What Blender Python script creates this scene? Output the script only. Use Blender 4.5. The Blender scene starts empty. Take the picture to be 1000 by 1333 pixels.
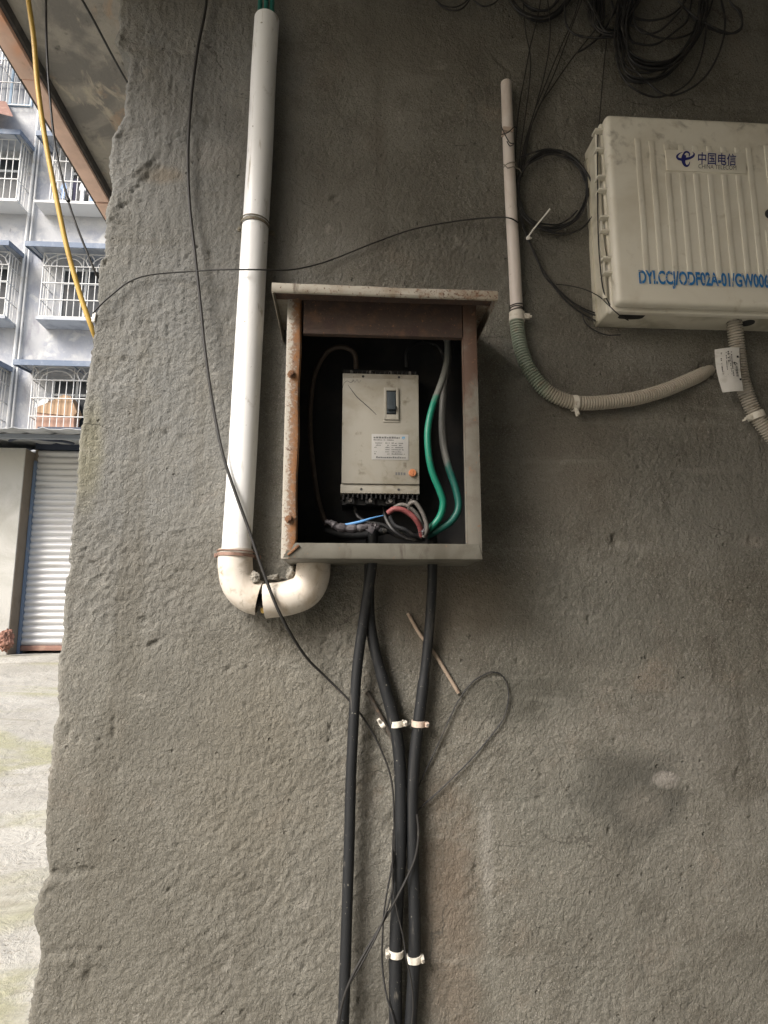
import bpy, bmesh, math, random
import numpy as np
from mathutils import Vector, Matrix

random.seed(7)
RNG = np.random.default_rng(11)
scene = bpy.context.scene
COL = scene.collection

# ------------------------------------------------------------------ camera model
CZ = 1.25                       # eye height above the ground of the passage
FPX, PW, PH = 820.0, 1000.0, 1333.0
TH, PHI = math.radians(9.28), math.radians(3.6)
DW = 1.36                       # distance of the plastered wall
F_ = np.array([math.sin(PHI) * math.cos(TH), math.cos(PHI) * math.cos(TH), math.sin(TH)])
R_ = np.array([math.cos(PHI), -math.sin(PHI), 0.0])
U_ = np.cross(R_, F_)
C_ = np.array([0, 0, CZ])


def Q(px, py, y):
    """point on the vertical plane at distance y seen at a pixel of the photograph"""
    d = F_ * FPX + R_ * (px - PW / 2) - U_ * (py - PH / 2)
    return Vector(C_ + d * (y / d[1]))


def P(px, py, off=0.0):
    return Q(px, py, DW - off)


cam_d = bpy.data.cameras.new("camera")
cam = bpy.data.objects.new("camera", cam_d)
COL.objects.link(cam)
cam.location = (0, 0, CZ)
cam.rotation_euler = (math.pi / 2 + TH, 0, -PHI)
cam_d.sensor_fit = 'AUTO'
cam_d.sensor_width = 36
cam_d.lens = FPX / PH * 36
cam_d.clip_start = 0.02
cam_d.clip_end = 400
scene.camera = cam

# ------------------------------------------------------------------ materials


def nn(nt, t, **kw):
    n = nt.nodes.new(t)
    for k, v in kw.items():
        if k.startswith('i_'):
            n.inputs[k[2:].replace('_', ' ')].default_value = v
        else:
            setattr(n, k, v)
    return n


def math_n(nt, op, a, b=None, clamp=False):
    n = nt.nodes.new('ShaderNodeMath')
    n.operation = op
    n.use_clamp = clamp
    for i, v in enumerate((a, b)):
        if v is None:
            continue
        if isinstance(v, (int, float)):
            n.inputs[i].default_value = v
        else:
            nt.links.new(v, n.inputs[i])
    return n.outputs[0]


def smooth(nt, val, lo, hi):
    n = nt.nodes.new('ShaderNodeMapRange')
    n.interpolation_type = 'SMOOTHSTEP'
    n.inputs['From Min'].default_value = lo
    n.inputs['From Max'].default_value = hi
    nt.links.new(val, n.inputs['Value'])
    return n.outputs['Result']


def noise(nt, co, scale, detail=5, rough=.55, dist=0, stretch=None, rot=None):
    if stretch or rot:
        m = nt.nodes.new('ShaderNodeMapping')
        if stretch:
            m.inputs['Scale'].default_value = stretch
        if rot:
            m.inputs['Rotation'].default_value = rot
        nt.links.new(co, m.inputs['Vector'])
        co = m.outputs[0]
    n = nn(nt, 'ShaderNodeTexNoise')
    n.inputs['Scale'].default_value = scale
    n.inputs['Detail'].default_value = detail
    n.inputs['Roughness'].default_value = rough
    n.inputs['Distortion'].default_value = dist
    nt.links.new(co, n.inputs['Vector'])
    return n.outputs['Fac']


def mixc(nt, fac, a, b, blend='MIX'):
    n = nt.nodes.new('ShaderNodeMix')
    n.data_type = 'RGBA'
    n.blend_type = blend
    if isinstance(fac, (int, float)):
        n.inputs[0].default_value = fac
    else:
        nt.links.new(fac, n.inputs[0])
    for i, v in ((6, a), (7, b)):
        if isinstance(v, (tuple, list)):
            n.inputs[i].default_value = tuple(v) + (1,) if len(v) == 3 else v
        else:
            nt.links.new(v, n.inputs[i])
    return n.outputs[2]


def base_mat(name):
    m = bpy.data.materials.new(name)
    m.use_nodes = True
    nt = m.node_tree
    b = nt.nodes['Principled BSDF']
    tc = nn(nt, 'ShaderNodeTexCoord')
    return m, nt, b, tc.outputs['Object']


def L(color, scale, lo, hi, detail=6, dist=0.0, stretch=None, grad=None, amt=1.0):
    return dict(color=color, scale=scale, lo=lo, hi=hi, detail=detail, dist=dist, stretch=stretch, grad=grad, amt=amt)


def mk(name, base, rough=.6, metal=0.0, layers=(), bump=(), spec=.4):
    m, nt, b, co = base_mat(name)
    col = None
    sep = None
    rgh = None
    cur = base
    for l in layers:
        f = noise(nt, co, l['scale'], l['detail'], .6, l['dist'], l['stretch'])
        if l['grad']:
            ax, a, c, amp = l['grad']
            if sep is None:
                sep = nn(nt, 'ShaderNodeSeparateXYZ')
                nt.links.new(co, sep.inputs[0])
            g = smooth(nt, sep.outputs[ax], a, c)
            f = math_n(nt, 'ADD', f, math_n(nt, 'MULTIPLY', g, amp))
        f = smooth(nt, f, l['lo'], l['hi'])
        if l['amt'] != 1:
            f = math_n(nt, 'MULTIPLY', f, l['amt'])
        cur = mixc(nt, f, cur, l['color'])
    if isinstance(cur, tuple):
        b.inputs['Base Color'].default_value = cur + (1,)
    else:
        nt.links.new(cur, b.inputs['Base Color'])
    r = math_n(nt, 'ADD', math_n(nt, 'MULTIPLY', noise(nt, co, 60, 4), .25), rough - .12, True)
    nt.links.new(r, b.inputs['Roughness'])
    b.inputs['Metallic'].default_value = metal
    b.inputs['Specular IOR Level'].default_value = spec
    prev = None
    for sc, dist in bump:
        bn = nn(nt, 'ShaderNodeBump')
        bn.inputs['Strength'].default_value = 1.0
        bn.inputs['Distance'].default_value = dist
        nt.links.new(noise(nt, co, sc, 6, .6), bn.inputs['Height'])
        if prev:
            nt.links.new(prev, bn.inputs['Normal'])
        prev = bn.outputs[0]
    if prev:
        nt.links.new(prev, b.inputs['Normal'])
    return m


def wall_material():
    m, nt, b, co = base_mat("rough_cement_plaster")
    c = mixc(nt, smooth(nt, noise(nt, co, 2.2, 5, .6, .4), .35, .68), (.158, .150, .126), (.210, .201, .173))
    c = mixc(nt, smooth(nt, noise(nt, co, 8, 8, .7), .44, .70), c, (.118, .109, .089))
    c = mixc(nt, math_n(nt, 'MULTIPLY', smooth(nt, noise(nt, co, 5, 5, .6, .6), .58, .72), .5), c, (.215, .178, .140))
    c = mixc(nt, math_n(nt, 'MULTIPLY', smooth(nt, noise(nt, co, 3.1, 5, .6, .3, (1, 1, .4)), .58, .75), .45), c, (.18, .19, .168))
    # sand grains in the render coat
    c = mixc(nt, math_n(nt, 'MULTIPLY', smooth(nt, noise(nt, co, 360, 2, .5), .54, .68), .5), c, (.35, .335, .305))
    c = mixc(nt, math_n(nt, 'MULTIPLY', smooth(nt, noise(nt, co, 230, 3, .6), .56, .66), .6), c, (.085, .078, .065))

    sep = nn(nt, 'ShaderNodeSeparateXYZ')
    nt.links.new(co, sep.inputs[0])
    wob = noise(nt, co, 14, 5, .6)

    def stain(px, py, rx, ry, color, amt, soft=.6):
        nonlocal c
        p = P(px, py)
        k = DW / FPX
        dx = math_n(nt, 'DIVIDE', math_n(nt, 'SUBTRACT', sep.outputs[0], p.x), rx * k)
        dz = math_n(nt, 'DIVIDE', math_n(nt, 'SUBTRACT', sep.outputs[2], p.z), ry * k)
        r = math_n(nt, 'SQRT', math_n(nt, 'ADD', math_n(nt, 'MULTIPLY', dx, dx), math_n(nt, 'MULTIPLY', dz, dz)))
        r = math_n(nt, 'ADD', r, math_n(nt, 'MULTIPLY', math_n(nt, 'SUBTRACT', wob, .5), 1.6))
        f = math_n(nt, 'SUBTRACT', 1.0, smooth(nt, r, 1 - soft, 1 + soft))
        c = mixc(nt, math_n(nt, 'MULTIPLY', f, amt), c, color)

    stain(235, 260, 150, 330, (.188, .194, .194), .7, .9)
    stain(180, 640, 110, 220, (.176, .179, .173), .6, .9)
    stain(430, 300, 90, 60, (.24, .236, .215), .4)
    stain(160, 900, 60, 70, (.15, .145, .125), .5)
    stain(330, 1010, 70, 120, (.20, .18, .14), .5)
    stain(760, 800, 120, 60, (.14, .137, .12), .5)
    stain(750, 600, 60, 90, (.135, .115, .09), .45)
    stain(700, 300, 30, 90, (.13, .125, .108), .4)
    stain(900, 950, 70, 60, (.215, .205, .182), .4)
    stain(600, 330, 60, 30, (.215, .205, .18), .4)
    stain(822, 1035, 66, 50, (.085, .083, .072), .85, .45)
    stain(835, 1050, 26, 20, (0.200, 0.185, 0.159), .6)
    stain(866, 1015, 17, 9, (0.326, 0.303, 0.274), .7, .35)
    stain(585, 1210, 34, 150, (0.126, 0.085, 0.056), .6)
    stain(690, 905, 70, 38, (.095, .093, .078), .7)
    stain(634, 1110, 8, 60, (0.326, 0.311, 0.281), .5)
    stain(275, 205, 40, 22, (0.296, 0.285, 0.259), .4)
    stain(212, 228, 26, 12, (0.222, 0.174, 0.118), .5)
    stain(190, 225, 14, 16, (0.118, 0.115, 0.104), .6)
    stain(565, 780, 90, 60, (0.148, 0.122, 0.092), .55)
    stain(250, 760, 110, 60, (0.159, 0.152, 0.133), .5)
    stain(115, 590, 16, 60, (0.192, 0.181, 0.111), .5)
    stain(980, 705, 14, 9, (0.311, 0.281, 0.244), .6, .4)
    stain(940, 640, 110, 90, (0.170, 0.167, 0.148), .5)
    stain(560, 60, 120, 70, (0.148, 0.137, 0.115), .55)
    stain(330, 60, 70, 60, (0.163, 0.163, 0.155), .4)
    # hairline cracks: edges of large warped cells, only in some places
    wv = nn(nt, 'ShaderNodeTexNoise')
    wv.inputs['Scale'].default_value = 7
    wv.inputs['Detail'].default_value = 5
    nt.links.new(co, wv.inputs['Vector'])
    va = nn(nt, 'ShaderNodeVectorMath', operation='MULTIPLY_ADD')
    nt.links.new(wv.outputs['Color'], va.inputs[0])
    va.inputs[1].default_value = (.16, .16, .16)
    nt.links.new(co, va.inputs[2])
    ve = nn(nt, 'ShaderNodeTexVoronoi', feature='DISTANCE_TO_EDGE')
    ve.inputs['Scale'].default_value = 3.2
    nt.links.new(va.outputs[0], ve.inputs['Vector'])
    ck = math_n(nt, 'SUBTRACT', 1.0, smooth(nt, ve.outputs['Distance'], .0015, .006))
    ck = math_n(nt, 'MULTIPLY', ck, smooth(nt, noise(nt, co, 3.4, 3), .53, .60))
    c = mixc(nt, math_n(nt, 'MULTIPLY', ck, .7), c, (.06, .055, .047))
    # swept trowel marks
    tr = noise(nt, co, 8, 6, .65, .6, (.35, 1, 2.2), (0, .6, 0))
    c = mixc(nt, math_n(nt, 'MULTIPLY', smooth(nt, tr, .56, .68), .35), c, (.255, .245, .215))
    c = mixc(nt, math_n(nt, 'MULTIPLY', smooth(nt, math_n(nt, 'SUBTRACT', 1.0, tr), .56, .68), .35), c, (.115, .108, .09))
    band = noise(nt, co, 1.3, 3, .5, .3)
    c = mixc(nt, math_n(nt, 'MULTIPLY', smooth(nt, band, .47, .62), .5), c, (.128, .122, .104))
    drip = noise(nt, co, 9, 5, .6, .2, (1, 1, .07))
    c = mixc(nt, math_n(nt, 'MULTIPLY', smooth(nt, drip, .54, .70), .45), c, (.115, .107, .088))
    pale = noise(nt, co, 11, 6, .65, .5)
    c = mixc(nt, math_n(nt, 'MULTIPLY', smooth(nt, pale, .62, .72), .4), c, (.33, .315, .28))
    nt.links.new(c, b.inputs['Base Color'])
    b.inputs['Roughness'].default_value = .92
    b.inputs['Specular IOR Level'].default_value = .2

    def bump(h, dist, prev=None):
        bn = nn(nt, 'ShaderNodeBump')
        bn.inputs['Strength'].default_value = 1
        bn.inputs['Distance'].default_value = dist
        nt.links.new(h, bn.inputs['Height'])
        if prev:
            nt.links.new(prev, bn.inputs['Normal'])
        return bn.outputs[0]
    n1 = noise(nt, co, 95, 4, .6, .7, (1, 1, .8), (0, .5, 0))
    n2 = noise(nt, co, 210, 4, .7, .3, (1, 1, .8))
    vor = nn(nt, 'ShaderNodeTexVoronoi')
    vor.inputs['Scale'].default_value = 34
    nt.links.new(co, vor.inputs['Vector'])
    pit = smooth(nt, vor.outputs['Distance'], .04, .15)
    pitm = smooth(nt, noise(nt, co, 7, 3), .52, .62)
    pit = math_n(nt, 'ADD', math_n(nt, 'MULTIPLY', math_n(nt, 'SUBTRACT', pit, 1), pitm), 1)
    p = bump(n1, .0046)
    p = bump(n2, .0046, p)
    p = bump(pit, .004, p)
    nt.links.new(p, b.inputs['Normal'])
    return m


def stencil_material():
    m, nt, b, co = base_mat("worn_blue_stencil_paint")
    b.inputs['Base Color'].default_value = (.015, .16, .42, 1)
    b.inputs['Roughness'].default_value = .6
    n = noise(nt, co, 140, 4, .6, .5, (1, 1, .6))
    a = math_n(nt, 'SUBTRACT', 1.0, math_n(nt, 'MULTIPLY', smooth(nt, n, .52, .66), .75))
    nt.links.new(a, b.inputs['Alpha'])
    return m


MAT = {}


def mats():
    a = MAT
    a['wall'] = wall_material()
    a['pvc'] = mk('white_pvc', (.74, .745, .745), .38, 0, [
        L((.55, .53, .48), 7, .5, .8, 6, .5, (1, 1, .25)), L((.30, .27, .22), 30, .60, .74, 7, .5, (1, 1, .35)), L((.36, .33, .28), 70, .60, .72, 6, .2, (1, 1, .12)), L((.42, .44, .36), 9, .60, .74, 8, .6, (1, 1, .4)),
        L((.25, .23, .19), 90, .70, .76, 3)], [(30, .0004)])
    a['pvc_dusty'] = mk('cement_stained_pvc', (.58, .535, .475), .5, 0, [
        L((.43, .36, .28), 10, .40, .62, 8, .6), L((.30, .25, .19), 22, .53, .68, 8, .6), L((.22, .185, .14), 12, .60, .70, 8, .9), L((.30, .26, .2), 40, .58, .72, 6, .4), L((.22, .2, .16), 110, .66, .74)], [(60, .0006)])
    a['pvc_pink'] = mk('dusty_old_pvc', (.60, .545, .50), .5, 0, [
        L((.48, .40, .355), 16, .48, .7, 6, .4, (1, 1, .4)), L((.33, .27, .23), 60, .64, .75)], [(70, .0003)])
    a['hose'] = mk('corrugated_hose_plastic', (.37, .335, .275), .55, 0, [
        L((.255, .295, .235), 30, .75, 1.2, 4, 0, None, (0, -.13, -.22, .75)), L((.27, .22, .17), 60, .55, .75)], [])
    a['hose_tan'] = mk('tan_corrugated_hose_plastic', (.37, .34, .29), .55, 0, [L((.24, .2, .155), 50, .5, .7)], [])
    a['rubber'] = mk('black_cable_sheath', (.010, .011, .0125), .6, 0, [
        L((.055, .052, .046), 30, .54, .74, 8, .5, (1, 1, .10)), L((.12, .11, .093), 55, .60, .74, 8, .4, (1, 1, .3)), L((.17, .158, .135), 150, .66, .74, 4), L((.13, .12, .10), 120, .68, .76)], [(90, .0003)], .35)
    a['wire'] = mk('thin_black_wire', (.018, .018, .019), .5, 0, [L((.06, .055, .048), 60, .5, .72)])
    a['wire_grey'] = mk('dusty_grey_wire', (.017, .016, .015), .6, 0, [L((.045, .041, .035), 60, .55, .8)])
    a['wire_pale'] = mk('pale_thin_wire', (.22, .2, .165), .6)
    a['yellow'] = mk('yellow_cable_sheath', (.46, .30, .065), .5, 0, [L((.35, .22, .05), 20, .5, .75)])
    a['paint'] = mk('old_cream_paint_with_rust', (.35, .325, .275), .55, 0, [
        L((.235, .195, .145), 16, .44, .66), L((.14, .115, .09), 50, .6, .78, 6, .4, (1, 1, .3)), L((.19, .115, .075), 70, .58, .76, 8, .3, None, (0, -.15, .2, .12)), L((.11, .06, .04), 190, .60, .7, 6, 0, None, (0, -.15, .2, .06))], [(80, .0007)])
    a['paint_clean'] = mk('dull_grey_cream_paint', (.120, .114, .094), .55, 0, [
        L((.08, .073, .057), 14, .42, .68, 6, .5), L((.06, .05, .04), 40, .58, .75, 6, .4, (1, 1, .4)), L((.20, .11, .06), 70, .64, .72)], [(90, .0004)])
    a['stile_rust'] = mk('flaking_paint_over_orange_rust', (.34, .315, .27), .65, 0, [
        L((.20, .125, .08), 150, .62, .86, 8, .3, None, (0, -.016, .002, .34)), L((.25, .12, .052), 90, .66, .88, 8, .4, None, (0, -.012, .008, .32)), L((.11, .055, .035), 230, .58, .70, 5), L((.085, .045, .03), 75, .62, .72, 8)], [(120, .0012)])
    a['rail_rust'] = mk('dark_brown_rust', (.058, .039, .031), .8, 0, [
        L((.095, .054, .035), 40, .48, .72), L((.05, .03, .026), 25, .5, .7), L((.19, .10, .05), 170, .6, .7)], [(150, .001)])
    a['stile_right'] = mk('faded_paint_turning_to_rust', (.165, .155, .13), .6, 0, [
        L((.115, .10, .078), 20, .45, .7), L((.085, .05, .035), 22, .62, .95, 7, .3, None, (2, .12, .42, .42)), L((.22, .12, .07), 90, .62, .72)], [(90, .0006)])
    a['hood_under'] = a['rail_rust']
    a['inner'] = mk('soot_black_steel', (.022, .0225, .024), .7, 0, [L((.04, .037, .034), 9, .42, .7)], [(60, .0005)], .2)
    a['rust_bolt'] = mk('rusty_iron', (.20, .10, .05), .8, 0, [L((.10, .05, .03), 120, .45, .6), L((.33, .22, .13), 200, .6, .7)], [(200, .001)])
    a['breaker'] = mk('aged_cream_moulding', (.295, .28, .24), .5, 0, [
        L((.235, .215, .17), 11, .42, .68, 6, .5), L((.16, .14, .105), 35, .56, .72), L((.2, .175, .13), 18, .58, .78, 6, .6, (1, 1, .3)), L((.2, .17, .12), 150, .68, .74)], [(60, .0003)])
    a['bakelite'] = mk('black_bakelite', (.014, .014, .014), .5, 0, [L((.05, .045, .04), 80, .55, .72)], [], .3)
    a['slate'] = mk('slate_blue_plastic', (.035, .045, .052), .5)
    a['orange'] = mk('orange_test_button', (.42, .16, .07), .5, 0, [L((.35, .12, .05), 300, .5, .7)])
    a['plate'] = mk('printed_aluminium_plate', (.34, .335, .32), .45, 0, [L((.37, .36, .33), 60, .5, .7)])
    a['ink'] = mk('faded_black_ink', (.11, .11, .11), .7)
    a['ink_dark'] = mk('black_ink', (.03, .03, .032), .7)
    a['blue_ink'] = mk('faded_blue_print', (.10, .27, .45), .6)
    a['green'] = mk('green_cable_with_dust', (.010, .175, .112), .4, 0, [
        L((.17, .175, .16), 45, .75, 1.05, 5, .3, None, (2, .245, .33, .8)), L((.10, .17, .13), 60, .6, .8)])
    a['green_dark'] = mk('teal_cable_with_grey_dust', (.012, .10, .08), .45, 0, [
        L((.16, .16, .15), 40, .75, 1.1, 5, .3, None, (2, .11, .20, .8)), L((.10, .15, .12), 60, .6, .8)])
    a['green_top'] = mk('deep_green_cable', (.012, .12, .10), .45, 0, [L((.05, .13, .1), 60, .5, .7)])
    a['brown'] = mk('brown_dusty_cable', (.045, .032, .024), .65, 0, [L((.075, .055, .04), 60, .5, .7)])
    a['pink'] = mk('faded_red_tape', (.23, .065, .065), .55, 0, [L((.15, .05, .05), 160, .5, .65)], [(160, .0006)])
    a['tape'] = mk('grey_insulating_tape', (.085, .078, .085), .5, 0, [L((.045, .042, .045), 60, .5, .65), L((.16, .15, .15), 110, .58, .7)], [(90, .002)])
    a['stripped'] = mk('dusty_stripped_wire', (.125, .115, .105), .6, 0, [L((.08, .075, .07), 120, .5, .7)], [(200, .0008)])
    a['blue_wire'] = mk('light_blue_wire', (.10, .27, .55), .45)
    a['telecom'] = mk('yellowed_grey_plastic', (.66, .63, .545), .5, 0, [
        L((.565, .525, .435), 6, .45, .7, 6, .5), L((.48, .435, .35), 26, .6, .78, 6, .3), L((.22, .19, .15), 130, .70, .76),
        L((.27, .245, .2), 30, .80, 1.1, 6, .4, None, (2, .30, .345, .3))], [(160, .00012)])
    a['telecom_base'] = mk('yellowed_grey_plastic_body', (.56, .53, .44), .5, 0, [
        L((.33, .305, .235), 9, .45, .7, 6, .4), L((.2, .17, .13), 90, .68, .76)], [(160, .00012)])
    a['navy'] = mk('navy_print', (.018, .022, .14), .55)
    a['stencil'] = stencil_material()
    a['clip'] = mk('white_clip_plastic', (.60, .57, .50), .5, 0, [L((.42, .37, .30), 70, .5, .7), L((.28, .22, .16), 160, .62, .72)])
    a['clip_pink'] = mk('pinkish_old_clip_plastic', (.52, .42, .35), .5, 0, [L((.36, .27, .21), 90, .5, .68)])
    a['tie'] = mk('white_nylon', (.70, .68, .63), .45)
    a['steel'] = mk('dull_steel', (.30, .28, .25), .45, .7, [L((.18, .12, .08), 160, .5, .68)])
    a['strap'] = mk('grimy_metal_strap', (.15, .135, .10), .6, .2, [L((.30, .26, .2), 60, .55, .7), L((.12, .06, .035), 120, .55, .7)])
    a['strap_red'] = mk('reddish_rusted_strap', (.24, .15, .115), .6, .2, [L((.12, .07, .05), 60, .5, .7)])
    a['paper'] = mk('grubby_white_paper', (.60, .585, .555), .75, 0, [L((.42, .40, .36), 50, .5, .75, 6, .5)])
    a['mortar'] = mk('grey_cement_lump', (.23, .215, .185), .95, 0, [L((.13, .12, .10), 60, .5, .68)], [(140, .003)], .2)
    a['rod'] = mk('tan_weathered_rod', (.34, .265, .205), .6, 0, [L((.22, .16, .12), 60, .5, .7)])
    a['rod_dark'] = mk('dark_iron_rod', (.06, .052, .044), .7, .2, [L((.11, .075, .05), 80, .5, .7)])
    a['foam'] = mk('yellow_filler_foam', (.55, .38, .12), .8, 0, [], [(160, .002)])
    # setting
    a['slab'] = mk('stained_concrete_soffit', (.33, .31, .275), .9, 0, [
        L((.20, .192, .18), 4.2, .44, .60, 9, .8), L((.42, .38, .315), 12, .54, .66, 9, .8, (1.3, .5, 1)), L((.36, .28, .215), 7, .57, .70, 8, .6), L((.10, .095, .085), 22, .6, .75)],
        [(18, .008), (90, .003)], .2)
    a['tile'] = mk('salmon_edge_tile', (.78, .55, .45), .6, 0, [
        L((.60, .42, .34), 5, .4, .65), L((.72, .34, .19), 2.2, .58, .72, 4), L((.12, .09, .07), 12, .62, .74, 7, .5)], [(60, .001)])
    a['joint'] = mk('dark_line_concrete', (.06, .055, .052), .9, 0, [L((.10, .09, .08), 20, .5, .7)])  # near-black colour carries the shadow line along the tiled edge
    a['facade'] = mk('pale_blue_grey_render', (.41, .415, .425), .85, 0, [
        L((.315, .33, .365), 1.3, .44, .62, 10, .5), L((.48, .48, .475), 2.9, .52, .66, 10, .4), L((.30, .30, .325), 2.4, .56, .72, 10, .5, (1, 1, .3)), L((.22, .215, .22), 7, .62, .72, 10, .3, (1, 1, .3)),
        L((.22, .21, .21), 5, .66, .78, 8, .4)], [(20, .01)], .2)
    a['white_bar'] = mk('white_painted_bar', (.56, .56, .545), .5, 0, [L((.50, .46, .40), 6, .58, .75)])
    a['blue_paint'] = mk('sun_bleached_blue_sheet', (.105, .140, .20), .6, 0, [L((.18, .21, .26), 3, .45, .7), L((.2, .26, .36), 12, .6, .75)])
    a['sheet_under'] = mk('grey_blue_sheet_underside', (.36, .385, .42), .6, 0, [L((.25, .27, .30), 2.5, .45, .7)])
    a['glass'] = mk('dark_window_glass', (.025, .03, .035), .3, 0, [L((.09, .095, .09), 2.5, .5, .7)], [], .3)
    a['glass_blue'] = mk('blue_dark_window_glass', (.03, .045, .07), .3, 0, [L((.08, .10, .13), 2.5, .5, .7)], [], .3)
    a['alu'] = mk('pale_window_frame', (.55, .57, .58), .5, 0, [L((.40, .42, .43), 4, .5, .7)])
    a['alu_blue'] = mk('blue_window_frame', (.22, .32, .42), .5)
    a['pipe_white'] = mk('white_drain_pipe', (.66, .66, .64), .5, 0, [L((.5, .47, .42), 3, .5, .75)])
    a['garage_wall'] = mk('whitewashed_render', (.46, .45, .415), .85, 0, [
        L((.37, .36, .32), 1.6, .42, .66, 7, .5), L((.38, .34, .27), 5, .64, .78, 7, .5)], [(40, .004)], .2)
    a['garage_reveal'] = mk('bare_brown_render', (.20, .17, .135), .9, 0, [L((.165, .135, .105), 4, .45, .7)], [(40, .004)], .2)
    a['shutter'] = mk('galvanised_slats', (.50, .50, .495), .4, .15, [L((.38, .36, .33), 4, .50, .75, 6, .3, (.3, 1, 3)), L((.40, .30, .22), 9, .7, .8)])
    a['shutter_rust'] = mk('rusted_bottom_bar', (.22, .12, .09), .7, 0, [L((.32, .2, .15), 8, .5, .7)])
    a['rail_blue'] = mk('blue_grey_steel_rail', (.16, .215, .30), .5, .2, [L((.30, .30, .29), 8, .55, .72)])
    a['corrugated'] = mk('weathered_corrugated_sheet', (.40, .415, .43), .6, .1, [L((.20, .205, .21), 2, .45, .7), L((.25, .19, .14), 9, .66, .78)])
    a['dark_beam'] = mk('dark_navy_steel', (.03, .038, .06), .6)
    a['beam_light'] = mk('light_blue_grey_steel', (.22, .245, .28), .6)
    a['bag'] = mk('reddish_woven_plastic', (.24, .12, .085), .8, 0, [L((.14, .075, .055), 25, .45, .65), L((.36, .23, .17), 40, .6, .72)], [(40, .012)])
    a['card'] = mk('orange_cardboard', (.40, .27, .165), .75, 0, [L((.34, .215, .13), 3, .45, .7)])
    a['card_red'] = mk('pinkish_brown_cardboard', (.38, .235, .175), .75)
    a['poly'] = mk('white_plastic_bag', (.66, .68, .68), .5, 0, [], [(12, .02)])
    a['cloth_w'] = mk('white_cloth', (.72, .73, .76), .85, 0, [], [(8, .02)])
    a['cloth_b'] = mk('light_blue_cloth', (.35, .47, .68), .85, 0, [L((.66, .40, .42), 6, .56, .64)], [(8, .02)])
    a['cloth_n'] = mk('dark_navy_cloth', (.04, .04, .07), .9, 0, [], [(8, .02)])
    m, nt, b, co = base_mat('worn_concrete_with_moss')
    c = mixc(nt, smooth(nt, noise(nt, co, 1.1, 7, .62, .5), .38, .68), (.28, .268, .235), (.37, .357, .32))
    c = mixc(nt, math_n(nt, 'MULTIPLY', smooth(nt, noise(nt, co, .9, 7, .6, .9, (.7, 1.6, 1)), .5, .66), .7), c, (.245, .24, .135))
    c = mixc(nt, math_n(nt, 'MULTIPLY', smooth(nt, noise(nt, co, 2.3, 7, .65, .9, (.5, 2, 1)), .56, .7), .7), c, (.20, .185, .14))
    c = mixc(nt, smooth(nt, noise(nt, co, 40, 5, .65), .58, .70), c, (.19, .175, .145))
    c = mixc(nt, math_n(nt, 'MULTIPLY', smooth(nt, noise(nt, co, 14, 7, .7, 1.2), .60, .66), .6), c, (.18, .165, .13))
    nt.links.new(c, b.inputs['Base Color'])
    b.inputs['Roughness'].default_value = .9
    b.inputs['Specular IOR Level'].default_value = .25
    bn = nn(nt, 'ShaderNodeBump')
    bn.inputs['Distance'].default_value = .03
    nt.links.new(noise(nt, co, 6, 9, .65, .4), bn.inputs['Height'])
    nt.links.new(bn.outputs[0], b.inputs['Normal'])
    a['ground'] = m


mats()

# ------------------------------------------------------------------ mesh helpers


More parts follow.
